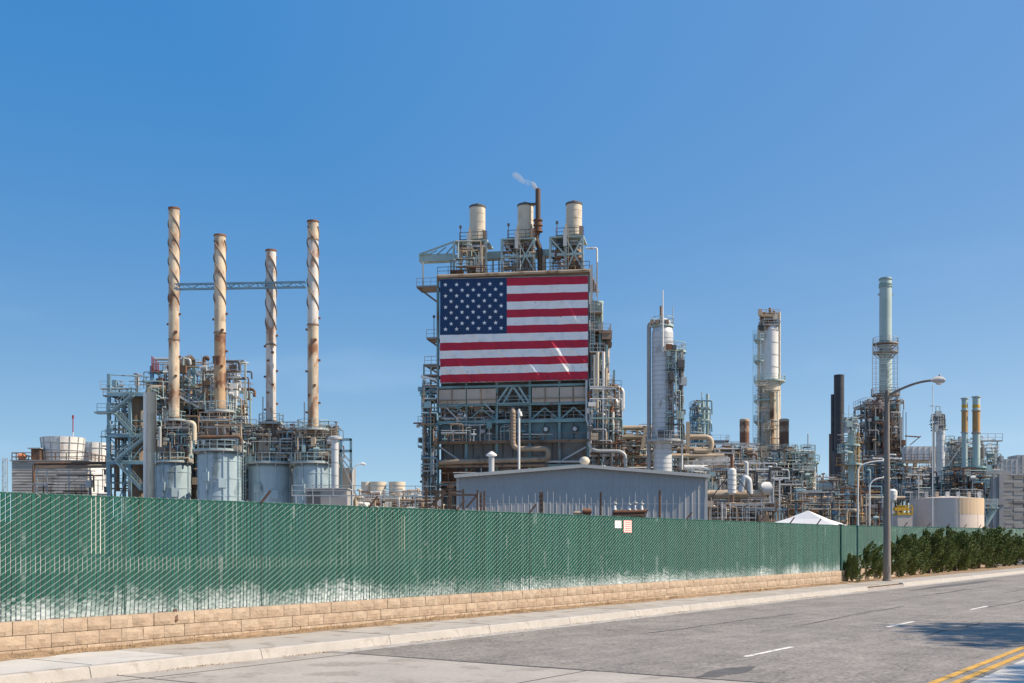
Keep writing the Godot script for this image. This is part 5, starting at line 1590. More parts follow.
func flag():
	# print: 13 stripes, 50 stars
	var W := 1110
	var H := 780
	var im := Image.create(W, H, false, Image.FORMAT_RGB8)
	var red := Color(0.48, 0.010, 0.042).linear_to_srgb()
	var white := Color(0.84, 0.83, 0.82).linear_to_srgb()
	var blue := Color(0.005, 0.035, 0.11).linear_to_srgb()
	for i in 13: im.fill_rect(Rect2i(0, i * 60, W, 60), red if i % 2 == 0 else white)
	var cw := int(W * 0.457)
	im.fill_rect(Rect2i(0, 0, cw, 420), blue)
	for r in 9:
		var nst := 6 if r % 2 == 0 else 5
		for k in nst:
			var cx := cw * (k * 2 + (1 if nst == 6 else 2)) / 12.0
			var cy := 420.0 * (r + 1) / 10.0
			var poly := PackedVector2Array()
			for q in 10:
				var rad := 17.5 if q % 2 == 0 else 7.2
				poly.append(Vector2(cx + sin(q * PI / 5) * rad, cy - cos(q * PI / 5) * rad))
			for y in range(int(cy) - 19, int(cy) + 20):
				for x in range(int(cx) - 19, int(cx) + 20):
					if Geometry2D.is_point_in_polygon(Vector2(x + 0.5, y + 0.5), poly): im.set_pixel(x, y, white)
	# faint grime in the cloth
	var gr := noise_bytes(44, 0.01, 4, 512)
	for y in H:
		for x in W:
			var k: float = gr[(y % 512) * 512 + (x % 512)] / 255.0
			var c := im.get_pixel(x, y)
			im.set_pixel(x, y, c.darkened(clampf((k - 0.5) * 0.15, 0.0, 0.05)))
	# small eyelets and tears
	for q in [[80, 690], [570, 340], [720, 190], [880, 95], [1060, 690], [520, 700], [205, 700], [905, 300]]:
		im.fill_rect(Rect2i(q[0], q[1], 6, 5), Color(0.25, 0.24, 0.25))
	im.generate_mipmaps()
	var m := StandardMaterial3D.new()
	m.albedo_texture = ImageTexture.create_from_image(im); m.roughness = 0.62
	m.backlight_enabled = true; m.backlight = Color(0.12, 0.12, 0.12)
	m.cull_mode = BaseMaterial3D.CULL_DISABLED
	M.flag = m
	var a := Q(440, 383.0, -0.75)
	var T := thing("banner_flag", a, "huge stars and stripes banner stretched over the boiler house front", "flag")
	T.position = a
	var nx := 120
	var ny := 84
	var wv := FastNoiseLite.new(); wv.seed = 9; wv.frequency = 0.05; wv.fractal_octaves = 3
	var tl := Q(440, 279.5, -0.75); var tr := Q(588, 276.0, -0.75); var bl := Q(440, 382.8, -0.75); var br := Q(588, 379.2, -0.75)
	var mb := MB.new()
	var g := []
	for j in ny + 1:
		var f := float(j) / ny
		for i in nx + 1:
			var e := float(i) / nx
			var p: Vector3 = tl.lerp(tr, e).lerp(bl.lerp(br, e), f)
			# creases hanging from the upper corners, tighter near the foot
			var z := 0.16 * wv.get_noise_2d(i * 0.9, j * 0.35)
			z += 0.18 * pow(f, 1.2) * sin((e * 26.0 - f * 9.0) + 2.0 * wv.get_noise_2d(i * 0.7, j * 0.7)) * (0.5 + 0.5 * sin(e * 9.0 + 1.0))
			z += 0.14 * pow(f, 1.2) * max(0.0, wv.get_noise_2d(i * 3.0 - j * 2.2, 40.0 + j * 0.3)) * 3.0
			z += 0.03 * sin(e * TAU * 5.0) * (1.0 - f)
			if f > 0.95: p.y += 0.12 * wv.get_noise_1d(i * 3.0)
			g.append(p - EB * z)
	for j in ny + 1:
		for i in nx + 1:
			var k := j * (nx + 1) + i
			var px: Vector3 = g[k + (1 if i < nx else 0)] - g[k - (1 if i > 0 else 0)]
			var py: Vector3 = g[k - ((nx + 1) if j > 0 else 0)] - g[k + ((nx + 1) if j < ny else 0)]
			mb.v.append(g[k]); mb.n.append(px.cross(py).normalized()); mb.t.append(Vector2(float(i) / nx, float(j) / ny))
	for j in ny:
		for i in nx:
			var k := j * (nx + 1) + i
			mb.ix.append_array([k, k + 1, k + nx + 1, k + 1, k + nx + 2, k + nx + 1])
	put(mb, "cloth", "flag", T)
	for s in 2:
		var p0: Vector3 = (tl if s == 0 else bl) - EB * 0.0
		var p1: Vector3 = (tr if s == 0 else br)
		prod(T, "lashing_bar", "galv", p0 + EB * 0.12 + Vector3(0, 0.1 if s == 0 else -0.02, 0), p1 + EB * 0.12 + Vector3(0, 0.1 if s == 0 else -0.02, 0), 0.06, 6)

# ------------------------------------------------------------------ shed and what stands before it
func shed():
	var d := 92.0
	var T := thing("metal_shed", gnd(P(582, 0, d)), "low blue-grey ribbed metal shed with a shallow gable behind the fence", "shed")
	var xl := P(457.5, 0, d).x
	var xr := P(706.5, 0, d).x
	var xm := P(583, 0, d).x
	var ye := P(0, 476.5, d).y
	var ya := P(0, 466.5, d).y
	var L := 26.0
	var mb := MB.new()
	mb.quad(Vector3(xl, GY, -d), Vector3(xm, GY, -d), Vector3(xm, ya, -d), Vector3(xl, ye, -d))
	mb.quad(Vector3(xm, GY, -d), Vector3(xr, GY, -d), Vector3(xr, ye, -d), Vector3(xm, ya, -d))
	mb.quad(Vector3(xr, GY, -d), Vector3(xr, GY, -d - L), Vector3(xr, ye, -d - L), Vector3(xr, ye, -d))
	mb.quad(Vector3(xl, GY, -d - L), Vector3(xl, GY, -d), Vector3(xl, ye, -d), Vector3(xl, ye, -d - L))
	mb.quad(Vector3(xr, GY, -d - L), Vector3(xl, GY, -d - L), Vector3(xl, ye, -d - L), Vector3(xr, ye, -d - L))
	put(mb, "wall", "shed_wall", T)
	# standing ribs of the cladding
	var n := 38
	for i in n + 1:
		var x: float = lerp(xl + 0.15, xr - 0.15, float(i) / n)
		var y: float = lerp(ye, ya, 1.0 - abs(x - xm) / ((xr - xl) * 0.5)) - 0.12
		mb = MB.new()
		mb.hexa([Vector3(x - 0.07, GY, -d + 0.002), Vector3(x - 0.03, GY, -d + 0.024), Vector3(x + 0.03, GY, -d + 0.024), Vector3(x + 0.07, GY, -d + 0.002), Vector3(x - 0.07, y, -d + 0.002), Vector3(x - 0.03, y, -d + 0.024), Vector3(x + 0.03, y, -d + 0.024), Vector3(x + 0.07, y, -d + 0.002)])
		put(mb, "rib", "shed_wall", T)
	for s in 2:
		var a := Vector3(xl - 0.25, ye, -d + 0.42) if s == 0 else Vector3(xm, ya, -d + 0.42)
		var b := Vector3(xm, ya, -d + 0.42) if s == 0 else Vector3(xr + 0.25, ye, -d + 0.42)
		if s == 0: a.y -= 0.02
		else: b.y -= 0.02
		mb = MB.new()
		var w := Vector3(0, 0, -L - 0.6)
		var u := Vector3(0, 0.12, 0)
		mb.hexa([a, b, b + w, a + w, a + u, b + u, b + w + u, a + w + u])
		var o := put(mb, "roof", "shed_roof", T)
		pbar(o, "fascia", "shed_roof", a + Vector3(0, 0.02, 0.03), b + Vector3(0, 0.02, 0.03), 0.06, 0.26)
	for x in [xl + 0.02, xr - 0.02]: pbar(T, "corner_trim", "shed_roof", Vector3(x, GY, -d + 0.045), Vector3(x, ye - 0.1, -d + 0.045), 0.2, 0.03, Vector3.RIGHT)
	for i in 5:
		var x: float = lerp(xl, xr, (i + 0.5) / 5.0)
		pbox(T, "sheet_lap", "shed_wall", Vector3(x, P(0, 488, d).y, -d + 0.012), Vector3((xr - xl) / 5.0 - 0.1, 0.03, 0.02))
	# roof vents
	var v := P(491.5, 476, d - (-3))
	prod(T, "vent_pipe", "galv", Vector3(v.x, ye - 0.3, -d - 3), Vector3(v.x, P(0, 456, d + 3).y, -d - 3), 0.23, 12)
	plathe(T, "vent_cap", "white", Vector3(v.x, P(0, 456.5, d + 3).y, -d - 3), [[0.25, 0], [0.44, 0.05], [0.44, 0.16], [0.1, 0.42]], 14)
	var bc := P(584.5, 461, d + 2)
	mb = MB.new()
	var pr := []
	for i in 9:
		var a := -PI / 2 + PI * i / 8.0
		pr.append([max(0.001, cos(a) * 0.43), sin(a) * 0.36])
	mb.lathe(bc, pr, 16)
	put(mb, "turbine_vent", "cream", T)
	prod(T, "vent_neck", "galv", bc + Vector3(0, -0.7, 0), bc + Vector3(0, -0.3, 0), 0.2, 10)
	# pole lamp standing behind the shed
	T = thing("pole_lamp", gnd(P(519, 0, 124)), "slim white pole lamp rising behind the shed roof", "lamp post")
	prod(T, "pole", "white", gnd(P(519, 0, 124)), P(519, 409, 124), 0.12, 8)
	mb = MB.new(); mb.lathe(P(520.3, 416, 124), [[0.22, 0], [0.2, 0.25], [0.08, 0.5]], 10); put(mb, "lamp_head", "white", T)
	pbar(T, "lamp_arm", "white", P(519, 411, 124), P(520.3, 412, 124), 0.1)
	# rusty posts between fence and shed
	var posts := [[427, 488], [443, 489], [450, 485], [464, 489], [481.5, 492], [485, 491], [541, 492], [543, 492], [601.5, 492], [660.5, 490]]
	var pl := ["rusty steel post at the open end of the rusty gate frame", "rusty steel post inside the rusty gate frame", "tallest rusty steel post inside the rusty gate frame", "rusty steel post at the shed end of the gate frame", "rusty post of a close pair, its gate side, near the shed corner", "rusty post of a close pair, its valve side, near the shed corner", "rusty post of a close pair before the shed, its gate side", "rusty post of a close pair before the shed, its manifold side", "single rusty post beside the valve manifold", "single rusty post standing alone before the shed's far end"]
	for i in posts.size():
		d = 56.0
		var g := gnd(P(posts[i][0], 0, d))
		T = thing("rusty_post", g, pl[i], "post", "rusty posts before the shed")
		var t := P(0, posts[i][1], d).y
		pbar(T, "flange", "brown", g + Vector3(-0.035, 0, 0.06), Vector3(g.x - 0.035, t, g.z + 0.06), 0.09, 0.02, Vector3.RIGHT)
		pbar(T, "flange", "brown", g + Vector3(-0.035, 0, -0.06), Vector3(g.x - 0.035, t, g.z - 0.06), 0.09, 0.02, Vector3.RIGHT)
		pbar(T, "web", "rust", g + Vector3(-0.035, 0, 0), Vector3(g.x - 0.035, t, g.z), 0.03, 0.1, Vector3.RIGHT)
		for k in 7:
			pbox(T, "bolt", "brown", Vector3(g.x - 0.035, t - 0.15 - k * 0.22, g.z + 0.085), Vector3(0.05, 0.05, 0.03))
	T = thing("gate_frame", gnd(P(452, 0, 57)), "dark rusty gate frame of crossed bars left of the shed", "gate")
	for q in [[427, 491.5, 464, 491.5], [427, 508, 450, 490], [450, 495, 478, 495], [466, 508, 478, 494], [427, 512, 478, 512]]:
		pbar(T, "bar", "brown", P(q[0], q[1], 57), P(q[2], q[3], 57), 0.09)
	for px in [436, 477.5]: pbar(T, "upright", "brown", gnd(P(px, 0, 57)), P(px, 490, 57), 0.1)
	# valve manifold
	d = 60.0
	T = thing("valve_manifold", gnd(P(630, 0, d)), "dark rusty valve manifold with pale handwheels before the shed", "valve manifold")
	vessel(T, "header", "rust", P(614, 512.5, d), P(646, 511.5, d), 0.13, 10)
	vessel(T, "header", "brown", P(613, 516, d), P(644, 515.5, d), 0.12, 10)
	for px in [616, 628, 643]: pbar(T, "leg", "rust", gnd(P(px, 0, d)), P(px, 513, d), 0.12)
	for q in [[614.5, 501], [629, 502], [635, 500.5], [641.5, 501.5]]:
		prod(T, "valve_stem", "galv", P(q[0], 512, d), P(q[0], q[1], d), 0.035, 8)
		var c := P(q[0], q[1] + 3, d)
		plathe(T, "handwheel", "white", c, [[0.03, 0], [0.13, 0.02], [0.13, 0.06], [0.03, 0.06]], 12)
		plathe(T, "bonnet", "white", P(q[0], 510, d), [[0.11, 0], [0.06, 0.22], [0.03, 0.24]], 10)
	T = thing("rusty_machine", gnd(P(583, 0, d)), "low rusty machine top showing above the fence before the shed", "machine")
	pbox(T, "bed", "brown", P(583, 519, d) + Vector3(0, -0.6, 0), Vector3(1.0, 1.4, 0.6))
	pbox(T, "stand", "brown", gnd(P(583, 0, d)) + Vector3(0, 1.0, 0), Vector3(0.9, 2.0, 0.5))
	vessel(T, "motor", "rust", P(584, 511.5, d), P(590, 511.8, d), 0.17, 12)
	vessel(T, "coupling", "tan", P(574.5, 513, d), P(583, 513, d), 0.09, 10)
	# slim pale stakes in a row before the shed
	T = thing("stake_row", gnd(P(600, 0, 72)), "row of slim pale stakes standing before the shed", "stakes")
	rng.seed = 19
	for i in 46:
		var px := 478.0 + i * 6.3 + rng.randf_range(-0.5, 0.5)
		prod(T, "stake", "galv", gnd(P(px, 0, 72)), P(px, rng.randf_range(491, 500) if i < 36 else rng.randf_range(497, 506), 72), 0.017, 6)
	for py in [504.0]: prod(T, "wire", "galv", P(478, py, 72), P(764, py, 72), 0.012, 5)
	# white tent
	d = 76.0
	T = thing("canopy_tent", gnd(P(812, 0, d)), "white pyramid canopy tent behind the fence near its corner", "tent")
	var ap := P(808, 510.5, d)
	var rt := 2.55
	var cs := []
	for k in 4:
		var a := deg_to_rad(-72.0 + 90.0 * k)
		cs.append(Vector3(ap.x + 0.25 + cos(a) * rt * 1.3, P(0, 525.5, d).y, ap.z - 1.2 - sin(a) * rt * 1.3))
	for k in 4:
		mb = MB.new()
		var a: Vector3 = cs[k]; var b: Vector3 = cs[(k + 1) % 4]
		var m1 := a.lerp(ap, 0.5) - Vector3(0, 0.07, 0); var m2 := b.lerp(ap, 0.5) - Vector3(0, 0.07, 0)
		mb.quad(a, b, m2, m1); mb.tri(m1, m2, ap)
		mb.quad(a - Vector3(0, 0.3, 0), b - Vector3(0, 0.3, 0), b, a)
		put(mb, "roof_panel", "tent", T)
		prod(T, "leg", "galv", gnd(a), a, 0.04, 8)

func rings(T: Node, m: String, c: Vector3, r: float, y0: float, y1: float, step: float):
	var y := y0
	while y < y1:
		plathe(T, "band", m, Vector3(c.x, y, c.z), [[r, 0], [r + 0.035, 0], [r + 0.035, 0.07], [r, 0.07]], 20)
		y += step

func plant_right():
	var d := 152.0
	var T: Node3D
	var mb: MB
	# ---- silver insulated column with spire
	T = thing("silver_column", gnd(P(662, 0, d)), "stout silver insulated column with a white spire beside the flag building", "column")
	var c := gnd(P(662.6, 0, d))
	var pm := K / d
	var Y = func(py): return P(0, py, d).y
	plathe(T, "skirt", "silver", Vector3(c.x, 0, c.z), [[9.2 / pm, GY], [9.2 / pm, Y.call(441)]], 28)
	plathe(T, "shell", "silver", Vector3(c.x, 0, c.z), [[9.2 / pm, Y.call(443)], [10.6 / pm, Y.call(440)], [10.6 / pm, Y.call(333)], [9.6 / pm, Y.call(329)], [8.2 / pm, Y.call(327)], [8.2 / pm, Y.call(322)], [5 / pm, Y.call(319)]], 30)
	rings(T, "galv", c, 9.2 / pm, 6.0, Y.call(443), 0.62)
	rings(T, "galv", c, 10.6 / pm, Y.call(438), Y.call(335), 0.62)
	disc(T, "galv", Vector3(c.x + 0.35, Y.call(441), c.z), 1.2, 20.0 / pm, "galv")
	disc(T, "mint", Vector3(c.x + 1.0, Y.call(352), c.z), 1.0, 16.0 / pm, "mint", -110.0, 60.0)
	disc(T, "mint", Vector3(c.x + 1.1, Y.call(365), c.z), 1.0, 14.0 / pm, "mint", -110.0, 50.0)
	disc(T, "mint", Vector3(c.x, Y.call(326), c.z), 0.6, 11.0 / pm, "mint")
	disc(T, "galv", Vector3(c.x + 1.0, Y.call(400), c.z), 1.0, 13.5 / pm, "galv", -100.0, 40.0)
	prod(T, "spire", "white", P(662.8, 352, d - 2), P(662.8, 290, d - 2), 0.13, 8, 0.07)
	prod(T, "vent", "tan_dark", P(661, 326, d - 1), P(661, 306, d - 1), 0.17, 8)
	prod(T, "lightning_rod", "galv", P(673, 330, d), P(673, 306, d), 0.05, 6)
	ppipe(T, "overhead_pipe", "grey_wall", [P(658, 323, d), P(649.0, 323, d), P(649.0, 440, d), gnd(P(649.0, 0, d))], 0.27, 12, 0.8)
	for px in [652, 657, 667]: pbox(T, "nozzle", "tan_dark", P(px, 322, d - 1.2), Vector3(0.4, 0.6, 0.4))
	pbox(T, "manway", "dark", P(661.5, 433.5, d - 1.65), Vector3(1.0, 0.9, 0.4))
	pbox(T, "cabinet", "rust", P(669, 347, d - 2.0), Vector3(0.8, 0.7, 0.5))
	pbox(T, "cabinet", "dark", P(674, 347.5, d - 2.0), Vector3(0.6, 0.6, 0.5))
	for q in [[667, 365], [673, 352], [679, 345], [683, 352]]:
		pbar(T, "cage_post", "galv", P(q[0], 440, d - 1.5), P(q[0], q[1], d - 1.5), 0.09)
	mb = MB.new()
	for i in 30:
		var py := 440.0 - i * 2.9
		mb.bar(P(667, py, d - 1.5), P(683, py - (2 if i % 3 else 6), d - 1.5), 0.06)
		if i % 4 == 0: mb.bar(P(667, py, d - 1.5), P(667, py, d), 0.08)
	put(mb, "cage_hoops", "galv", T)
	pladder(T, "galv", P(676, 440, d - 1.8), P(676, 352, d - 1.8), Vector3(1, 0, 0), 0.6)
	piping(T, 666, 684, 345, 440, d - 2, d - 1, 601, 45, ["galv", "mint", "dark", "tan_dark"], 0.45)
	# ---- tan pipe rack
	d = 166.0
	T = thing("pipe_rack", gnd(P(680, 0, d)), "rack of thick tan pipes passing behind the silver column", "pipe rack")
	for px in [625, 637, 656, 688, 703, 718]: pbar(T, "rack_post", "tan" if px < 700 else "galv", gnd(P(px, 0, d)), P(px, 428 if px < 690 else 452, d), 0.3)
	ppipe(T, "pipe", "tan", [P(617, 428, d - 1), P(653, 428, d - 1)], 0.36, 12)
	ppipe(T, "pipe", "tan", [P(620, 437, d - 1), P(711.5, 437, d - 1), P(711.5, 451, d - 1), P(694, 451, d - 1)], 0.38, 14, 1.1)
	ppipe(T, "pipe", "tan", [P(628, 456, d - 1), P(724, 456, d - 1)], 0.36, 12)
	ppipe(T, "pipe", "tan_dark", [P(628, 467, d - 1), P(655, 467, d - 1)], 0.3, 12)
	ppipe(T, "pipe", "tan", [P(671, 449, d + 1), P(712, 449, d + 1)], 0.28, 12)
	ppipe(T, "pipe", "white", [P(684, 467.5, d - 3), P(706, 467.5, d - 3), P(706, 468, d)], 0.36, 12)
	ppipe(T, "pipe", "white", [P(640, 449, d + 2), P(656, 449, d + 2)], 0.3, 12)
	for q in [[646, 428, 642, 437], [688, 422, 688, 437]]: pbar(T, "hopper_post", "tan", P(q[0], q[1], d - 2), P(q[2], q[3] + 12, d - 2), 0.5)
	for py in [444.0, 461.0, 474.0]:
		pbar(T, "beam", "galv", P(622, py, d), P(760, py, d), 0.22)
	prail(T, "mint", [P(672, 474, d - 2), P(688, 474, d - 2)], 2.4, 0.1)
	prod(T, "vent_riser", "white", gnd(P(682, 0, d - 2)), P(682, 432, d - 2), 0.14, 8)
	piping(T, 620, 660, 430, 480, d - 2, d + 6, 602, 120, ["tan", "galv", "teal_light", "brown", "white", "dark", "rust"], 0.9)
	piping(T, 665, 760, 445, 485, d, d + 10, 603, 190, ["tan", "galv", "teal_light", "brown", "white", "dark", "tan_dark", "silver"], 0.9)
	piping(T, 700, 790, 462, 522, d - 20, d, 604, 230, ["tan", "galv", "teal_light", "brown", "white", "dark", "tan_dark", "silver"], 0.9)
	# ---- pair of thin pale columns far behind
	d = 235.0
	T = thing("twin_columns", gnd(P(704, 0, d)), "pair of slim pale green columns behind the tan pipes", "column")
	for q in [[698.5, 2.4, 405], [703.5, 1.6, 402], [707.5, 1.6, 394], [702, 0.6, 392]]:
		prod(T, "shell", "mint", gnd(P(q[0], 0, d)), P(q[0], q[2], d), q[1] / K * d, 14)
	frame(T, [692.5, 697], [407, 417, 428, 440, 452], d - 2, 3.0, "blue_steel", "blue_steel", {"cw": 0.2})
	frame(T, [713, 728], [441, 452], d - 2, 4.0, "blue_steel", "galv", {"cw": 0.2})
	piping(T, 691, 712, 400, 470, d - 3, d - 1, 605, 40, ["mint", "blue_steel", "galv"], 1.0)
	# ---- two short rusty stacks
	for i in 2:
		d = 215.0
		var px: float = [744.5, 784.0][i]
		T = thing("rusty_stack", gnd(P(px, 0, d)), ["short rust-banded stack beside the tan pipes", "short rust-banded stack half hidden by the tan tower"][i], "stack", "short rusty stacks")
		var g := gnd(P(px, 0, d))
		var r := 4.8 / K * d
		plathe(T, "shell", "rust_patch", Vector3(g.x, 0, g.z), [[r, GY], [r, P(0, 419.5, d).y]], 20)
		rings(T, "rust", g, r, P(0, 460, d).y, P(0, 421, d).y, 1.6)
		plathe(T, "rim", "tan", Vector3(g.x, P(0, 420, d).y, g.z), [[r, -0.3], [r * 1.06, -0.3], [r * 1.06, 0], [r * 0.8, 0.2], [0.1, 0.2]], 20)
		disc(T, "tan_dark", Vector3(g.x, P(0, 451, d).y, g.z), r, r + 1.6, "galv")
		pbox(T, "base_box", "tan_dark", Vector3(g.x, P(0, 466, d).y * 0.5, g.z), Vector3(4, P(0, 466, d).y, 4))
		piping(T, px - 12, px + 12, 452, 490, d - 6, d - 2, 606 + i, 60, ["tan_dark", "galv", "dark", "brown", "teal_light"], 1.1)
	# ---- silencer with steam, tan header, white drums in front
	d = 118.0
	T = thing("steam_silencer", gnd(P(732, 0, d)), "white upright steam silencer with rusty top pipe behind the shed end", "silencer")
	c = gnd(P(732, 0, d))
	plathe(T, "body", "white", Vector3(c.x, 0, c.z), [[0.2, P(0, 495, d).y], [0.43, P(0, 493, d).y], [0.43, P(0, 470, d).y], [0.2, P(0, 468, d).y]], 18)
	rings(T, "galv", c, 0.43, P(0, 490, d).y, P(0, 471, d).y, 0.5)
	prod(T, "outlet", "rust", P(732, 469, d), P(732, 456.5, d), 0.2, 10, 0.16)
	prod(T, "leg_pipe", "brown", c, P(732, 494, d), 0.18, 10)
	for s in [-1.0, 1.0]: pbar(T, "stay", "dark", P(732 + s * 4, 476, d), P(732 + s * 20, 497, d), 0.1)
	T = thing("tan_header", gnd(P(740, 0, 122)), "long horizontal tan header pipe on a grey beam beside the shed", "pipe")
	d = 122.0
	vessel(T, "header", "tan", P(709, 494.5, d), P(764, 494.5, d), 0.48, 16)
	pbar(T, "beam", "grey_wall", P(708, 502.5, d), P(768, 502.5, d), 0.4, 0.5)
	for px in [712, 727, 741, 752, 765]: pbar(T, "post", "galv", gnd(P(px, 0, d)), P(px, 499, d), 0.22)
	ppipe(T, "elbow", "silver", [P(741, 492, d - 1), P(744, 477, d - 1), P(749, 480, d - 1), P(750, 494, d - 1)], 0.33, 12, 0.8)
	vessel(T, "white_dome", "white", P(764, 488.5, d - 0.5), P(769, 488.5, d - 0.5), 0.7, 18)
	for q in [[714, 509, 3.6], [748, 509, 3.6], [727, 512, 3.0]]:
		var p := P(q[0], q[1], d - 3)
		plathe(T, "drum", "white", Vector3(p.x, 0, p.z), [[q[2] / K * d, GY], [q[2] / K * d, p.y], [q[2] / K * d * 0.6, p.y + 0.3], [0.02, p.y + 0.4]], 16)
	for i in 3: prod(T, "bollard", "white", gnd(P(722 + i * 4.1, 0, d - 8)), P(722 + i * 4.1, 502 + (i * 5) % 9, d - 8), 0.04, 6)
	piping(T, 709, 775, 503, 524, d - 6, d, 610, 110, ["tan", "galv", "brown", "tan_dark", "dark", "grey_wall"], 0.7)
	# ---- tan and white tower
	d = 228.0
	T = thing("tan_tower", gnd(P(768, 0, d)), "tall tan and white process tower with ledge platforms", "tower")
	pm = K / d
	c = gnd(P(769.5, 0, d))
	Y = func(py): return P(0, py, d).y
	plathe(T, "upper_shell", "white", Vector3(c.x + 0.1, 0, c.z), [[9.3 / pm, Y.call(386)], [9.3 / pm, Y.call(330)], [8 / pm, Y.call(326)], [3 / pm, Y.call(324)]], 26)
	plathe(T, "lower_shell", "cream", Vector3(c.x, 0, c.z), [[11.0 / pm, GY], [11.0 / pm, Y.call(387)], [9 / pm, Y.call(385)]], 26)
	rings(T, "galv", c + Vector3(0.3, 0, 0), 9.3 / pm, Y.call(380), Y.call(330), 2.4)
	prod(T, "side_pipe", "cream", gnd(P(758.8, 0, d - 1)), P(758.8, 326, d - 1), 0.3, 12)
	prod(T, "side_pipe", "cream", gnd(P(779.5, 0, d - 1)), P(779.5, 312, d - 1), 0.24, 12)
	prod(T, "side_pipe", "stack_orange", gnd(P(772, 0, d - 2.6)), P(772, 392, d - 2.6), 0.4, 12)
	for q in [[764, 312], [767, 316], [770, 308], [774, 311], [776, 318], [761, 318]]:
		prod(T, "top_vent", "tan_dark", P(q[0], 328, d - 1), P(q[0], q[1], d - 1), 0.28, 8)
	piping(T, 760, 780, 312, 330, d - 2, d, 612, 34, ["tan", "rust", "galv", "dark", "cream"], 0.7)
	disc(T, "mint", Vector3(c.x, Y.call(381.5), c.z), 1.6, 15.5 / pm, "mint")
	disc(T, "mint", Vector3(c.x - 0.4, Y.call(401), c.z), 1.6, 13.5 / pm, "mint", 120.0, 300.0)
	for py in [341, 362, 422, 444]:
		disc(T, "mint", Vector3(P(758.5, 0, d).x, Y.call(py), c.z + 1.0), 0.5, 6.0 / pm, "mint", 95.0, 300.0)
	pladder(T, "mint", P(754.5, 445, d - 1.5), P(754.5, 330, d - 1.5), Vector3(1, 0, 0), 0.6)
	piping(T, 757, 781, 384, 460, d - 4, d - 2.5, 613, 22, ["tan", "cream", "tan_dark", "galv", "mint"], 0.6)
	# ---- blue platform unit
	d = 182.0
	T = thing("blue_unit", gnd(P(797, 0, d)), "blue steel platform unit around a domed silver vessel beside the tan tower", "process unit")
	frame(T, [779, 790, 801, 813], [452, 471.5, 489], d, 7.0, "teal_light", "teal_light", {"nodeck": [0]})
	pbox(T, "blue_box", "teal_light", P(806.5, 471, d - 1), Vector3(1.75, 5.9, 2.0))
	pbox(T, "roof_beam", "teal_light", P(796, 471, d - 1), Vector3(5.5, 0.7, 1.2))
	vessel(T, "domed_vessel", "silver", P(789, 481, d - 1.4), P(801, 481, d - 1.4), 0.95, 18)
	for q in [[781, 502, 6.5], [799, 505, 6.5]]:
		var p := P(q[0], q[1], d - 6)
		var r: float = q[2] / K * d
		plathe(T, "grey_drum", "galv", Vector3(p.x, 0, p.z), [[r, GY], [r, p.y], [r * 0.6, p.y + 0.6], [0.02, p.y + 0.8]], 18)
		rings(T, "silver", p, r, 4.0, p.y, 1.0)
	pbox(T, "red_box", "red_paint", P(778.5, 490, d - 2), Vector3(1.4, 0.8, 0.8))
	plathe(T, "red_cone", "white", P(778.5, 487.5, d - 2), [[0.5, 0], [0.1, 0.9]], 10)
	prod(T, "mast", "galv", P(808, 452, d), P(808, 434, d), 0.09, 6)
	disc(T, "teal_light", P(808, 452, d), 0.3, 1.2, "teal_light")
	disc(T, "teal_light", P(814, 462, d), 0.3, 0.9, "teal_light")
	prod(T, "side_column", "galv", gnd(P(814, 0, d)), P(814, 468, d), 0.35, 10)
	piping(T, 776, 818, 446, 525, d - 6, d + 4, 615, 190, ["teal_light", "galv", "tan", "white", "dark", "brown", "mint"], 0.85)
	# ---- low works between the units, in the mid distance
	d = 200.0
	T = thing("pump_yard", gnd(P(835, 0, d)), "low jumble of pumps and pipes below the black stack", "process unit")
	ppipe(T, "pipe", "tan", [P(812, 498, d - 20), P(905, 498, d - 20)], 0.3, 10)
	ppipe(T, "hoop_pipe", "cream", [gnd(P(819, 0, d - 20)), P(819, 491, d - 20), P(823.5, 491, d - 20), gnd(P(823.5, 0, d - 20))], 0.22, 10, 0.9)
	vessel(T, "drum", "cream", P(818, 488, d + 10), P(830, 488, d + 10), 0.9, 14)
	piping(T, 812, 905, 486, 528, d - 50, d - 10, 616, 260, ["blue_steel", "galv", "tan", "rust", "dark", "brown", "amber", "teal_light", "grey_wall"], 0.85)
	piping(T, 815, 870, 470, 500, d + 20, d + 40, 617, 50, ["galv", "dark", "tan_dark", "brown"], 1.0)
	# ---- black stack
	d = 245.0
	T = thing("black_stack", gnd(P(838, 0, d)), "black ringed stack with a lower brown duct on its flank", "stack")
	c = gnd(P(839, 0, d))
	var rb := 5.0 / K * d
	plathe(T, "shell", "black_stack", Vector3(c.x, 0, c.z), [[rb * 1.25, GY], [rb * 1.25, P(0, 452, d).y], [rb, P(0, 450, d).y], [rb, P(0, 375, d).y], [rb * 0.8, P(0, 375, d).y]], 24)
	rings(T, "black_stack", c, rb, P(0, 450, d).y, P(0, 375, d).y, 2.6)
	prod(T, "flank_pipe", "black_stack", gnd(P(833, 0, d + 1)), P(833, 394.5, d + 1), 2.2 / K * d, 12)
	prod(T, "flank_duct", "brown", gnd(P(831.5, 0, d + 2)), P(831.5, 434, d + 2), 2.6 / K * d, 10)
	# ---- mint column with platforms
	d = 168.0
	T = thing("mint_column", gnd(P(851, 0, d)), "slim mint column with ledge platforms next to the black stack", "column")
	c = gnd(P(851.5, 0, d))
	prod(T, "shell", "mint", c, P(851.5, 430, d), 3.4 / K * d, 16)
	prod(T, "brown_riser", "amber", gnd(P(858, 0, d - 0.5)), P(858, 432, d - 0.5), 1.4 / K * d, 10)
	for q in [[845, 452, 7.5], [853, 445, 7.0], [854, 464, 8.0], [844, 494, 6.0]]:
		disc(T, "mint", P(q[0], q[1], d - 0.6), 0.3, q[2] / K * d, "mint", 0.0, 360.0, false)
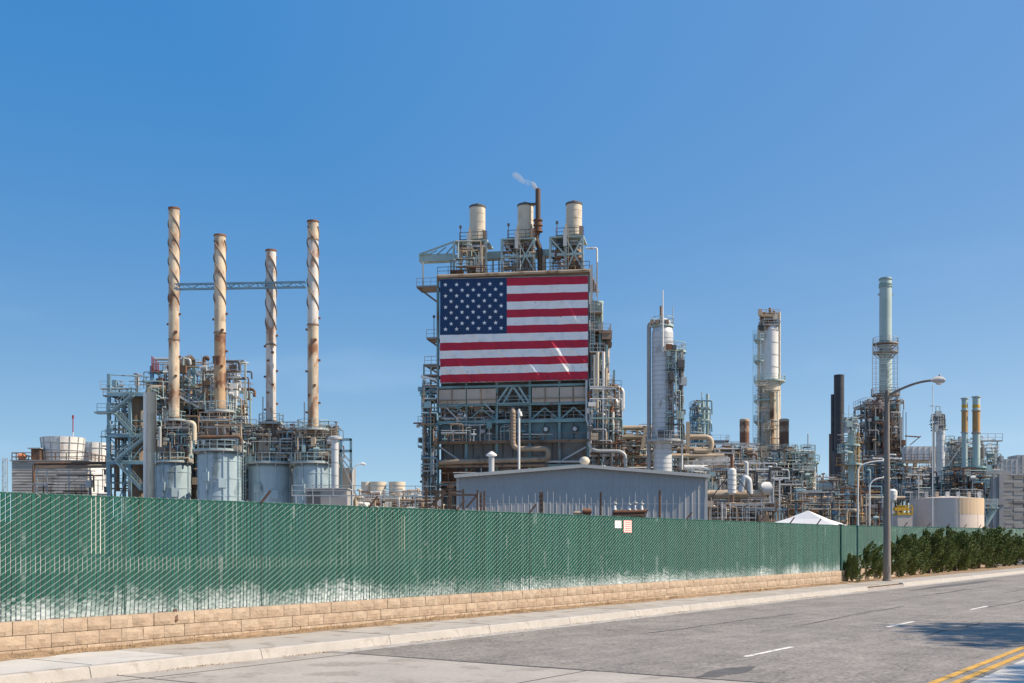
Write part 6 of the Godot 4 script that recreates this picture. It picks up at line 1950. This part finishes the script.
	piping(T, 846, 859, 418, 432, d - 1, d + 1, 618, 24, ["mint", "galv", "teal_light"], 0.5)
	prod(T, "antenna", "galv", P(849, 430, d), P(849, 405, d), 0.05, 6)
	piping(T, 842, 864, 432, 520, d, d + 3, 619, 40, ["mint", "galv", "amber", "teal_light", "dark"], 0.6)
	# ---- mint chimney with scaffold
	d = 212.0
	T = thing("mint_chimney", gnd(P(886, 0, d)), "tall pale mint chimney wrapped in scaffold above a crowded furnace", "chimney")
	c = gnd(P(885.5, 0, d))
	pm = K / d
	Y = func(py): return P(0, py, d).y
	plathe(T, "shell", "mint", Vector3(c.x, 0, c.z), [[7.0 / pm, GY], [6.2 / pm, Y.call(400)], [5.9 / pm, Y.call(278)], [5.2 / pm, Y.call(278)]], 26)
	for py in [280, 285, 287.5, 342]: plathe(T, "ring", "teal", Vector3(c.x, Y.call(py), c.z), [[6.2 / pm, 0], [6.7 / pm, 0], [6.7 / pm, 0.16], [6.2 / pm, 0.16]], 24)
	for s in [-1.0, 1.0]: pbox(T, "lug", "galv", Vector3(c.x + s * 6.8 / pm, Y.call(294.5), c.z), Vector3(0.3, 0.3, 0.3))
	for py in [344.0, 352.5]: disc(T, "tan_dark", Vector3(c.x, Y.call(py), c.z), 5.9 / pm, 12.5 / pm, "galv")
	disc(T, "tan_dark", Vector3(c.x, Y.call(395), c.z), 6.2 / pm, 14 / pm, "tan_dark")
	# scaffold cage: standards, then ledgers and planks lift by lift
	for px in [872.5, 876, 894, 897.5]:
		for z in [-2.4, 2.4]: pbar(T, "scaffold_standard", "galv", P(px, 396, d + z), P(px, 343, d + z), 0.09)
	mb = MB.new()
	for i in 10:
		var py := 348.0 + i * 5.2
		for z in [-2.4, 2.4]:
			mb.bar(P(872, py, d + z), P(898, py, d + z), 0.07)
			mb.bar(P(872, py - 2, d + z), P(898, py - 2, d + z), 0.05)
		for px in [872.5, 897.5]: mb.bar(P(px, py, d - 2.4), P(px, py, d + 2.4), 0.07)
	put(mb, "scaffold_ledgers", "galv", T)
	# furnace structure below
	frame(T, [866, 873, 882, 891, 899], [404, 413.5, 422, 432, 447, 461, 476], d - 3, 7.0, "galv", "galv", {"cw": 0.24})
	for px in [865.5, 870, 903, 906]: pbar(T, "scaffold_standard", "brown", gnd(P(px, 0, d - 4)), P(px, 400 + abs(px - 886.0) * 0.6, d - 4), 0.1)
	for q in [[866, 405], [866, 422.5]]:
		mb = MB.new(); mb.hexa([P(q[0], q[1], d - 4), P(q[0] + 14, q[1], d - 4), P(q[0] + 14, q[1], d), P(q[0], q[1], d), P(q[0], q[1] - 0.5, d - 4), P(q[0] + 14, q[1] - 3.5, d - 4), P(q[0] + 14, q[1] - 3.5, d), P(q[0], q[1] - 0.5, d)]); put(mb, "canopy", "tan_dark", T)
	mb = MB.new(); mb.hexa([P(886, 404, d - 4), P(903, 404, d - 4), P(903, 404, d), P(886, 404, d), P(886, 403.6, d - 4), P(903, 401, d - 4), P(903, 401, d), P(886, 403.6, d)]); put(mb, "canopy", "tan_dark", T)
	pbar(T, "lintel", "silver", P(865, 432, d - 4.5), P(900, 432, d - 4.5), 0.3, 0.36)
	pbar(T, "jamb", "silver", gnd(P(866, 0, d - 4.5)), P(866, 432, d - 4.5), 0.7)
	plathe(T, "furnace_body", "casing_grey", gnd(P(884, 0, d)), [[2.8, 0], [2.8, P(0, 412, d).y], [1.3, P(0, 400, d).y]], 20)
	pbox(T, "furnace_casing", "teal", Vector3(P(879, 0, d).x, P(0, 470, d).y * 0.5 + 2, -d + 2.2), Vector3(4.2, 11, 0.4))
	pbox(T, "red_sign", "red_paint", P(880.5, 408, d - 5), Vector3(0.4, 1.2, 0.3))
	piping(T, 868, 904, 398, 470, d - 7, d - 2, 620, 210, ["galv", "dark", "tan_dark", "brown", "grey_wall", "teal", "rust"], 0.8)
	piping(T, 866, 908, 455, 526, d - 12, d - 4, 621, 170, ["galv", "dark", "tan_dark", "brown", "teal_light", "silver", "blue_steel"], 0.95)
	# ---- grey duct and steel stands right of the furnace
	d = 198.0
	T = thing("grey_duct", gnd(P(940, 0, d)), "long grey overhead duct running right from the furnace", "duct")
	pbox(T, "duct", "silver", P(939, 453.5, d), Vector3(12.0, 2.3, 2.2))
	for i in 12: pbox(T, "duct_rib", "galv", P(906.5 + i * 5.9, 453.5, d - 1.2), Vector3(0.14, 2.4, 0.14))
	for px in [907, 915, 932, 955, 971]: pbar(T, "stand", "tan", gnd(P(px, 0, d - 1)), P(px, 460, d - 1), 0.55 if px in [915, 955] else 0.3)
	pbar(T, "deck", "tan", P(903, 462, d - 3), P(962, 462, d - 3), 2.0, 0.35)
	prail(T, "tan_dark", [P(905, 461, d - 4), P(962, 461, d - 4)], 1.1, 0.08)
	pbar(T, "arm", "rust", P(905, 436, d), P(920, 437, d), 0.2)
	pbar(T, "arm", "tan_dark", P(910, 445, d), P(921, 436, d), 0.14)
	piping(T, 905, 975, 466, 500, d - 8, d + 4, 622, 230, ["galv", "tan", "blue_steel", "teal_light", "white", "dark", "silver", "brown"], 0.85)
	# ---- slim silver column
	d = 186.0
	T = thing("slim_column", gnd(P(940, 0, d)), "slim silver column with mint side platform before the grey duct", "column")
	c = gnd(P(940.5, 0, d))
	prod(T, "shell", "silver", c, P(940.5, 429, d), 4.2 / K * d, 16)
	rings(T, "mint", c, 4.2 / K * d, P(0, 478, d).y, P(0, 430, d).y, 1.0)
	disc(T, "mint", P(950, 443, d), 0.2, 5.0 / K * d, "mint")
	piping(T, 935, 946, 413, 430, d - 1, d + 1, 623, 30, ["mint", "galv", "brown", "dark"], 0.5)
	ppipe(T, "davit", "mint", [P(936, 428, d), P(936, 406, d), P(940, 406, d), P(940, 414, d)], 0.08, 6)
	prod(T, "riser", "galv", gnd(P(934, 0, d - 1)), P(934, 432, d - 1), 0.2, 8)
	T = thing("flag_pole", gnd(P(933, 0, 100)), "thin bare white pole standing behind the fence near the street lamp", "pole")
	prod(T, "pole", "white", gnd(P(932.5, 0, 100)), P(932.5, 385, 100), 0.055, 8, 0.035)
	pbar(T, "crosspiece", "galv", P(929.5, 406, 100), P(934, 406, 100), 0.06)
	# ---- twin banded stacks
	d = 164.0
	for i in 2:
		var px: float = [964.7, 976.3][i]
		var r: float = [2.9, 3.6][i] / K * d
		var tp: float = [398.0, 396.5][i]
		T = thing("banded_stack", gnd(P(px, 0, d)), ["thinner of two mint stacks with an ochre band", "thicker of two mint stacks with an ochre band and a rusty cone"][i], "stack", "twin banded stacks")
		c = gnd(P(px, 0, d))
		plathe(T, "shell", "mint", Vector3(c.x, 0, c.z), [[r, P(0, 482, d).y if i == 1 else GY], [r, P(0, tp, d).y], [r * 0.8, P(0, tp, d).y]], 20)
		plathe(T, "ochre_band", "amber", Vector3(c.x, 0, c.z), [[r, P(0, 432.0 + i * 2, d).y], [r + 0.02, P(0, 432.0 + i * 2, d).y], [r + 0.02, P(0, 411, d).y], [r, P(0, 411, d).y]], 20)
		plathe(T, "yellow_band", "yellow", Vector3(c.x, 0, c.z), [[r, P(0, 408, d).y], [r + 0.015, P(0, 408, d).y], [r + 0.015, P(0, 405, d).y], [r, P(0, 405, d).y]], 20)
		for py in [tp + 1, 411.0, 433.0]: plathe(T, "flange", "galv", Vector3(c.x, P(0, py, d).y, c.z), [[r, 0], [r + 0.14, 0], [r + 0.14, 0.14], [r, 0.14]], 20)
		if i == 1:
			disc(T, "teal", P(975, 467.5, d), r, 11.0 / K * d, "teal_light")
			plathe(T, "rusty_cone", "stack_orange", Vector3(c.x, 0, c.z), [[0.5, P(0, 492, d).y], [0.95, P(0, 484, d).y], [0.5, P(0, 471, d).y]], 18)
			prod(T, "base_leg", "tan", c, P(px, 490, d), 0.45, 12)
	T = thing("stack_bracing", gnd(P(985, 0, d)), "steel walkway and braces around the twin banded stacks", "walkway")
	frame(T, [957, 969, 984, 996], [466, 486], d + 3, 5.0, "teal", "teal_light", {"cw": 0.24})
	for q in [[948, 466, 966, 438], [984, 462, 984, 445], [957, 440, 970, 440]]: pbar(T, "brace", "galv", P(q[0], q[1], d + 2), P(q[2], q[3], d + 2), 0.14)
	piping(T, 955, 1003, 438, 470, d + 2, d + 6, 624, 60, ["galv", "teal_light", "tan_dark", "white"], 0.6)
	piping(T, 955, 1003, 468, 526, d - 4, d + 6, 625, 150, ["galv", "teal_light", "tan_dark", "blue_steel", "dark", "mint", "rust"], 0.8)
	# ---- pink-beige tank
	d = 112.0
	T = thing("storage_tank", gnd(P(946, 0, d)), "squat pink-beige storage tank behind the juniper row", "tank")
	c = gnd(P(946.3, 0, d + 3.5))
	var rt := 36.2 / K * d
	var yt := P(0, 497.5, d).y
	plathe(T, "shell", "tank_pink", Vector3(c.x, 0, c.z), [[rt, GY], [rt, yt], [rt * 0.5, yt + 0.15], [0.05, yt + 0.3]], 48)
	for i in 5:
		var a := deg_to_rad(200.0 + i * 35.0)
		var dv := Vector3(cos(a), 0, -sin(a))
		pbar(T, "shell_seam", "tank_pink", Vector3(c.x, GY, c.z) + dv * (rt + 0.005), Vector3(c.x, yt, c.z) + dv * (rt + 0.005), 0.06, 0.02, dv.cross(Vector3.UP))
	# sunlit part of the shell, its warm tone put in as a tan patch
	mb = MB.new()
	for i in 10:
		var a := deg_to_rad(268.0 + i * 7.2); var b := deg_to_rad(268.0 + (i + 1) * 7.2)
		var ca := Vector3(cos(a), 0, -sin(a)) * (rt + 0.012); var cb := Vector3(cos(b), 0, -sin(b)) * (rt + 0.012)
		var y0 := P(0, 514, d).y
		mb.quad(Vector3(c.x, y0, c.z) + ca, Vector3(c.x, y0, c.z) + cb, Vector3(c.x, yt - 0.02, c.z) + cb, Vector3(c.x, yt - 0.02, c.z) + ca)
	put(mb, "sunlit_patch", "tank_tan", T)
	mb = MB.new(); mb.rail(ring(Vector3(c.x, yt, c.z), rt - 0.1, 150, 390, 16), 0.8, 0.035, 2.0, false); put(mb, "railing", "galv", T)
	for i in 6: pbox(T, "roof_fitting", ["galv", "tan", "white"][i % 3], Vector3(c.x - 2.6 + i * 1.05, yt + 0.3, c.z + 1.6), Vector3(0.3, 0.7, 0.3))
	T = thing("tank_annex", gnd(P(902, 0, d)), "lower pink-beige annex wall with a yellow railed deck beside the tank", "annex")
	var ax := P(902.5, 0, d + 1)
	var ay := P(0, 515, d).y
	pbox(T, "wall", "tank_pink", Vector3(ax.x, (GY + ay) * 0.5, ax.z), Vector3(1.45, ay - GY, 1.5))
	pbox(T, "deck", "yellow", Vector3(ax.x, ay + 0.08, ax.z), Vector3(1.5, 0.14, 1.6))
	mb = MB.new(); mb.rail([Vector3(ax.x - 0.7, ay + 0.15, ax.z + 0.75), Vector3(ax.x + 0.7, ay + 0.15, ax.z + 0.75)], 0.75, 0.12, 0.45); put(mb, "railing", "yellow", T)
	pbox(T, "tray", "yellow", Vector3(ax.x, ay + 0.62, ax.z - 0.4), Vector3(1.4, 0.32, 0.6))
	# ---- gooseneck lamps
	gooseneck(869.5, 478, 520, 84, 1.0, "white gooseneck yard lamp close to the street lamp pole", 13.0)
	gooseneck(858.0, 461, 520, 96, 1.0, "taller white gooseneck yard lamp reaching towards the street lamp", 24.0)
	# ---- spherical white vessel
	T = thing("round_vessel", gnd(P(891, 0, 140)), "small white round-bottomed vessel behind the street lamp pole", "vessel")
	c = gnd(P(892, 0, 140))
	plathe(T, "shell", "white", Vector3(c.x, 0, c.z), [[0.15, P(0, 503, 140).y], [0.5, P(0, 500, 140).y], [0.62, P(0, 495, 140).y], [0.62, P(0, 491, 140).y], [0.3, P(0, 489, 140).y]], 18)
	prod(T, "leg", "galv", c, P(892, 502, 140), 0.16, 8)
	# ---- board-clad block and grey boxes at the far right
	d = 142.0
	T = thing("board_block", gnd(P(1030, 0, d)), "brown-grey board-clad block beside the tank and the dark steel posts", "building")
	var xl := P(1003, 0, d).x
	var xr := P(1075, 0, d).x
	yt = P(0, 475, d).y
	pbox(T, "core", "grey_wall", Vector3((xl + xr) * 0.5, yt * 0.5, -d - 2.2), Vector3(xr - xl - 0.2, yt - 0.2, 4.0))
	for i in 20:
		for k in 7:
			var y0: float = lerp(GY, yt, i / 20.0)
			pbox(T, "panel", "grey_board", Vector3(lerp(xl, xr, (k + 0.5) / 7.0), y0 + yt / 40.0, -d - 0.05 - 0.03 * ((i + k) % 2)), Vector3((xr - xl) / 7.0 - 0.04, yt / 20.0 - 0.03, 0.3))
	prail(T, "galv", [Vector3(xl, yt, -d), Vector3(xr, yt, -d)], 1.1, 0.09, 1.0)
	T = thing("steel_posts", gnd(P(997, 0, 136)), "dark grey steel trestle beside the board-clad block", "trestle")
	for px in [994, 1000.5]: pbar(T, "post", "grey_wall", gnd(P(px, 0, 136)), P(px, 474, 136), 0.5 if px > 998 else 0.3)
	pbar(T, "beam", "grey_wall", P(985, 473, 136.5), P(1010, 473, 136.5), 0.4)
	pbar(T, "beam", "grey_wall", P(985, 502, 136), P(1004, 502, 136), 0.7)
	stairs(T, "mint", P(985, 526, 132), P(996, 507, 132), 0.8, "mint")
	pbox(T, "mint_landing", "mint", P(991, 508, 132), Vector3(1.4, 0.15, 1.2))
	prail(T, "mint", [P(985, 508, 131), P(997, 508, 131)], 1.0, 0.09)
	for i in 3:
		d = 190.0 + i * 4
		var x0: float = [985.0, 1003.0, 1017.0][i]
		var x1: float = [1004.0, 1018.0, 1046.0][i]
		var py: float = [462.5, 459.0, 455.0][i]
		T = thing("grey_cooler_box", gnd(P((x0 + x1) * 0.5, 0, d)), ["lowest of three stepped grey cooler boxes", "middle of three stepped grey cooler boxes", "highest of three stepped grey cooler boxes"][i], "cooler", "stepped grey cooler boxes")
		var a := P(x0, py, d); var b := P(x1, py, d)
		pbox(T, "box", "galv", Vector3((a.x + b.x) * 0.5, a.y - 1.6, a.z - 2), Vector3(b.x - a.x - 0.15, 3.2, 4))
		for k in 3: pbox(T, "box_rib", "grey_wall", Vector3(lerp(a.x, b.x, (k + 0.5) / 3.0), a.y - 1.6, a.z + 0.03), Vector3(0.12, 3.0, 0.12))
		pbox(T, "plinth", "grey_wall", Vector3((a.x + b.x) * 0.5, (a.y - 3.2) * 0.5, a.z - 2.2), Vector3(b.x - a.x - 0.5, a.y - 3.2, 3))

func steam(px: float, py: float, d: float, r: Vector3, dens: float, label: String, turn := 0.0):
	var fv := FogVolume.new()
	fv.name = numbered("steam_wisp")
	fv.shape = RenderingServer.FOG_VOLUME_SHAPE_ELLIPSOID
	fv.size = r
	var fm := FogMaterial.new()
	fm.density = dens; fm.albedo = Color(1, 1, 1); fm.edge_fade = 0.6
	fv.material = fm
	add_child(fv)
	fv.position = P(px, py, d)
	fv.rotation.z = turn
	tag(fv, label, "steam", "steam wisps", "stuff")

# clear sky: deep blue overhead, paler towards the horizon and towards the sun, with thin wisps of cirrus
func clear_sky(sun: Vector3) -> ImageTexture:
	var W := 1024
	var H := 512
	var f := FastNoiseLite.new(); f.seed = 12; f.frequency = 1.0; f.fractal_octaves = 5
	var out := PackedFloat32Array(); out.resize(W * H * 3)
	for y in H:
		var lat := PI * (0.5 - (y + 0.5) / H)
		var s := sin(lat)
		var c := cos(lat)
		var t := pow(1.0 - max(s, 0.0), 7.2)
		var b := Vector3(0.034, 0.180, 0.443).lerp(Vector3(0.41, 0.595, 0.68), t)
		if s < 0.0: b = Vector3(0.36, 0.40, 0.42).lerp(Vector3(0.2, 0.18, 0.16), clamp(-s * 4.0, 0.0, 1.0))
		var low := 1.0 + 2.6 * exp(-max(s, 0.0) / 0.1)
		for x in W:
			var lon := TAU * (x + 0.5) / W
			var d := Vector3(sin(lon) * c, s, -cos(lon) * c)
			var k := 0.0
			if s >= 0.0:
				k = 0.125 * max(0.0, d.dot(sun) + 0.03) * low
				var n := f.get_noise_3d(d.x * 3.0, d.y * 22.0, d.z * 3.0)
				k += 0.032 * clamp((n - 0.2) * 4.0, 0.0, 1.0) * clamp(s * 12.0, 0.0, 1.0) * clamp((0.26 - s) * 8.0, 0.0, 1.0)
			var i := (y * W + x) * 3
			out[i] = b.x + k; out[i + 1] = b.y + k * 0.95; out[i + 2] = b.z + k * 0.85
	return ImageTexture.create_from_image(Image.create_from_data(W, H, false, Image.FORMAT_RGBF, out.to_byte_array()))

func _ready():
	# camera: level, with the lens shifted up
	var cam := Camera3D.new()
	cam.name = "camera"
	add_child(cam)
	cam.position = Vector3(0, EYE, 0)
	cam.projection = Camera3D.PROJECTION_FRUSTUM
	cam.near = 0.1; cam.far = 9000.0
	cam.size = cam.near * 683.0 / K
	cam.frustum_offset = Vector2(0, cam.near * 201.5 / K)
	cam.current = true
	# sky
	var el := deg_to_rad(42.0)
	var az := deg_to_rad(9.0)
	var to := Vector3(cos(el) * cos(az), sin(el), cos(el) * sin(az))
	var sky_m := PanoramaSkyMaterial.new()
	sky_m.panorama = clear_sky(to)
	var env := Environment.new()
	env.background_mode = Environment.BG_SKY
	env.sky = Sky.new()
	env.sky.sky_material = sky_m
	env.tonemap_mode = Environment.TONE_MAPPER_LINEAR
	env.tonemap_exposure = 1.35
	env.ambient_light_source = Environment.AMBIENT_SOURCE_SKY
	env.sdfgi_enabled = true; env.ssao_enabled = true; env.ssil_enabled = true
	env.volumetric_fog_enabled = true; env.volumetric_fog_density = 0.0
	var we := WorldEnvironment.new()
	we.name = "world_environment"; we.environment = env
	add_child(we)
	# sun: from the right, 42 degrees high
	var sun := DirectionalLight3D.new()
	sun.name = "sun"
	add_child(sun)
	sun.look_at_from_position(to * 100.0, Vector3.ZERO)
	sun.light_color = Color(1.0, 0.93, 0.83)
	sun.light_energy = 1.6
	sun.light_angular_distance = 0.5
	sun.shadow_enabled = true
	materials()
	street_materials()
	street()
	wall()
	fence()
	plant()
	bushes()
	street_lamp()
	palms()
	weeds()
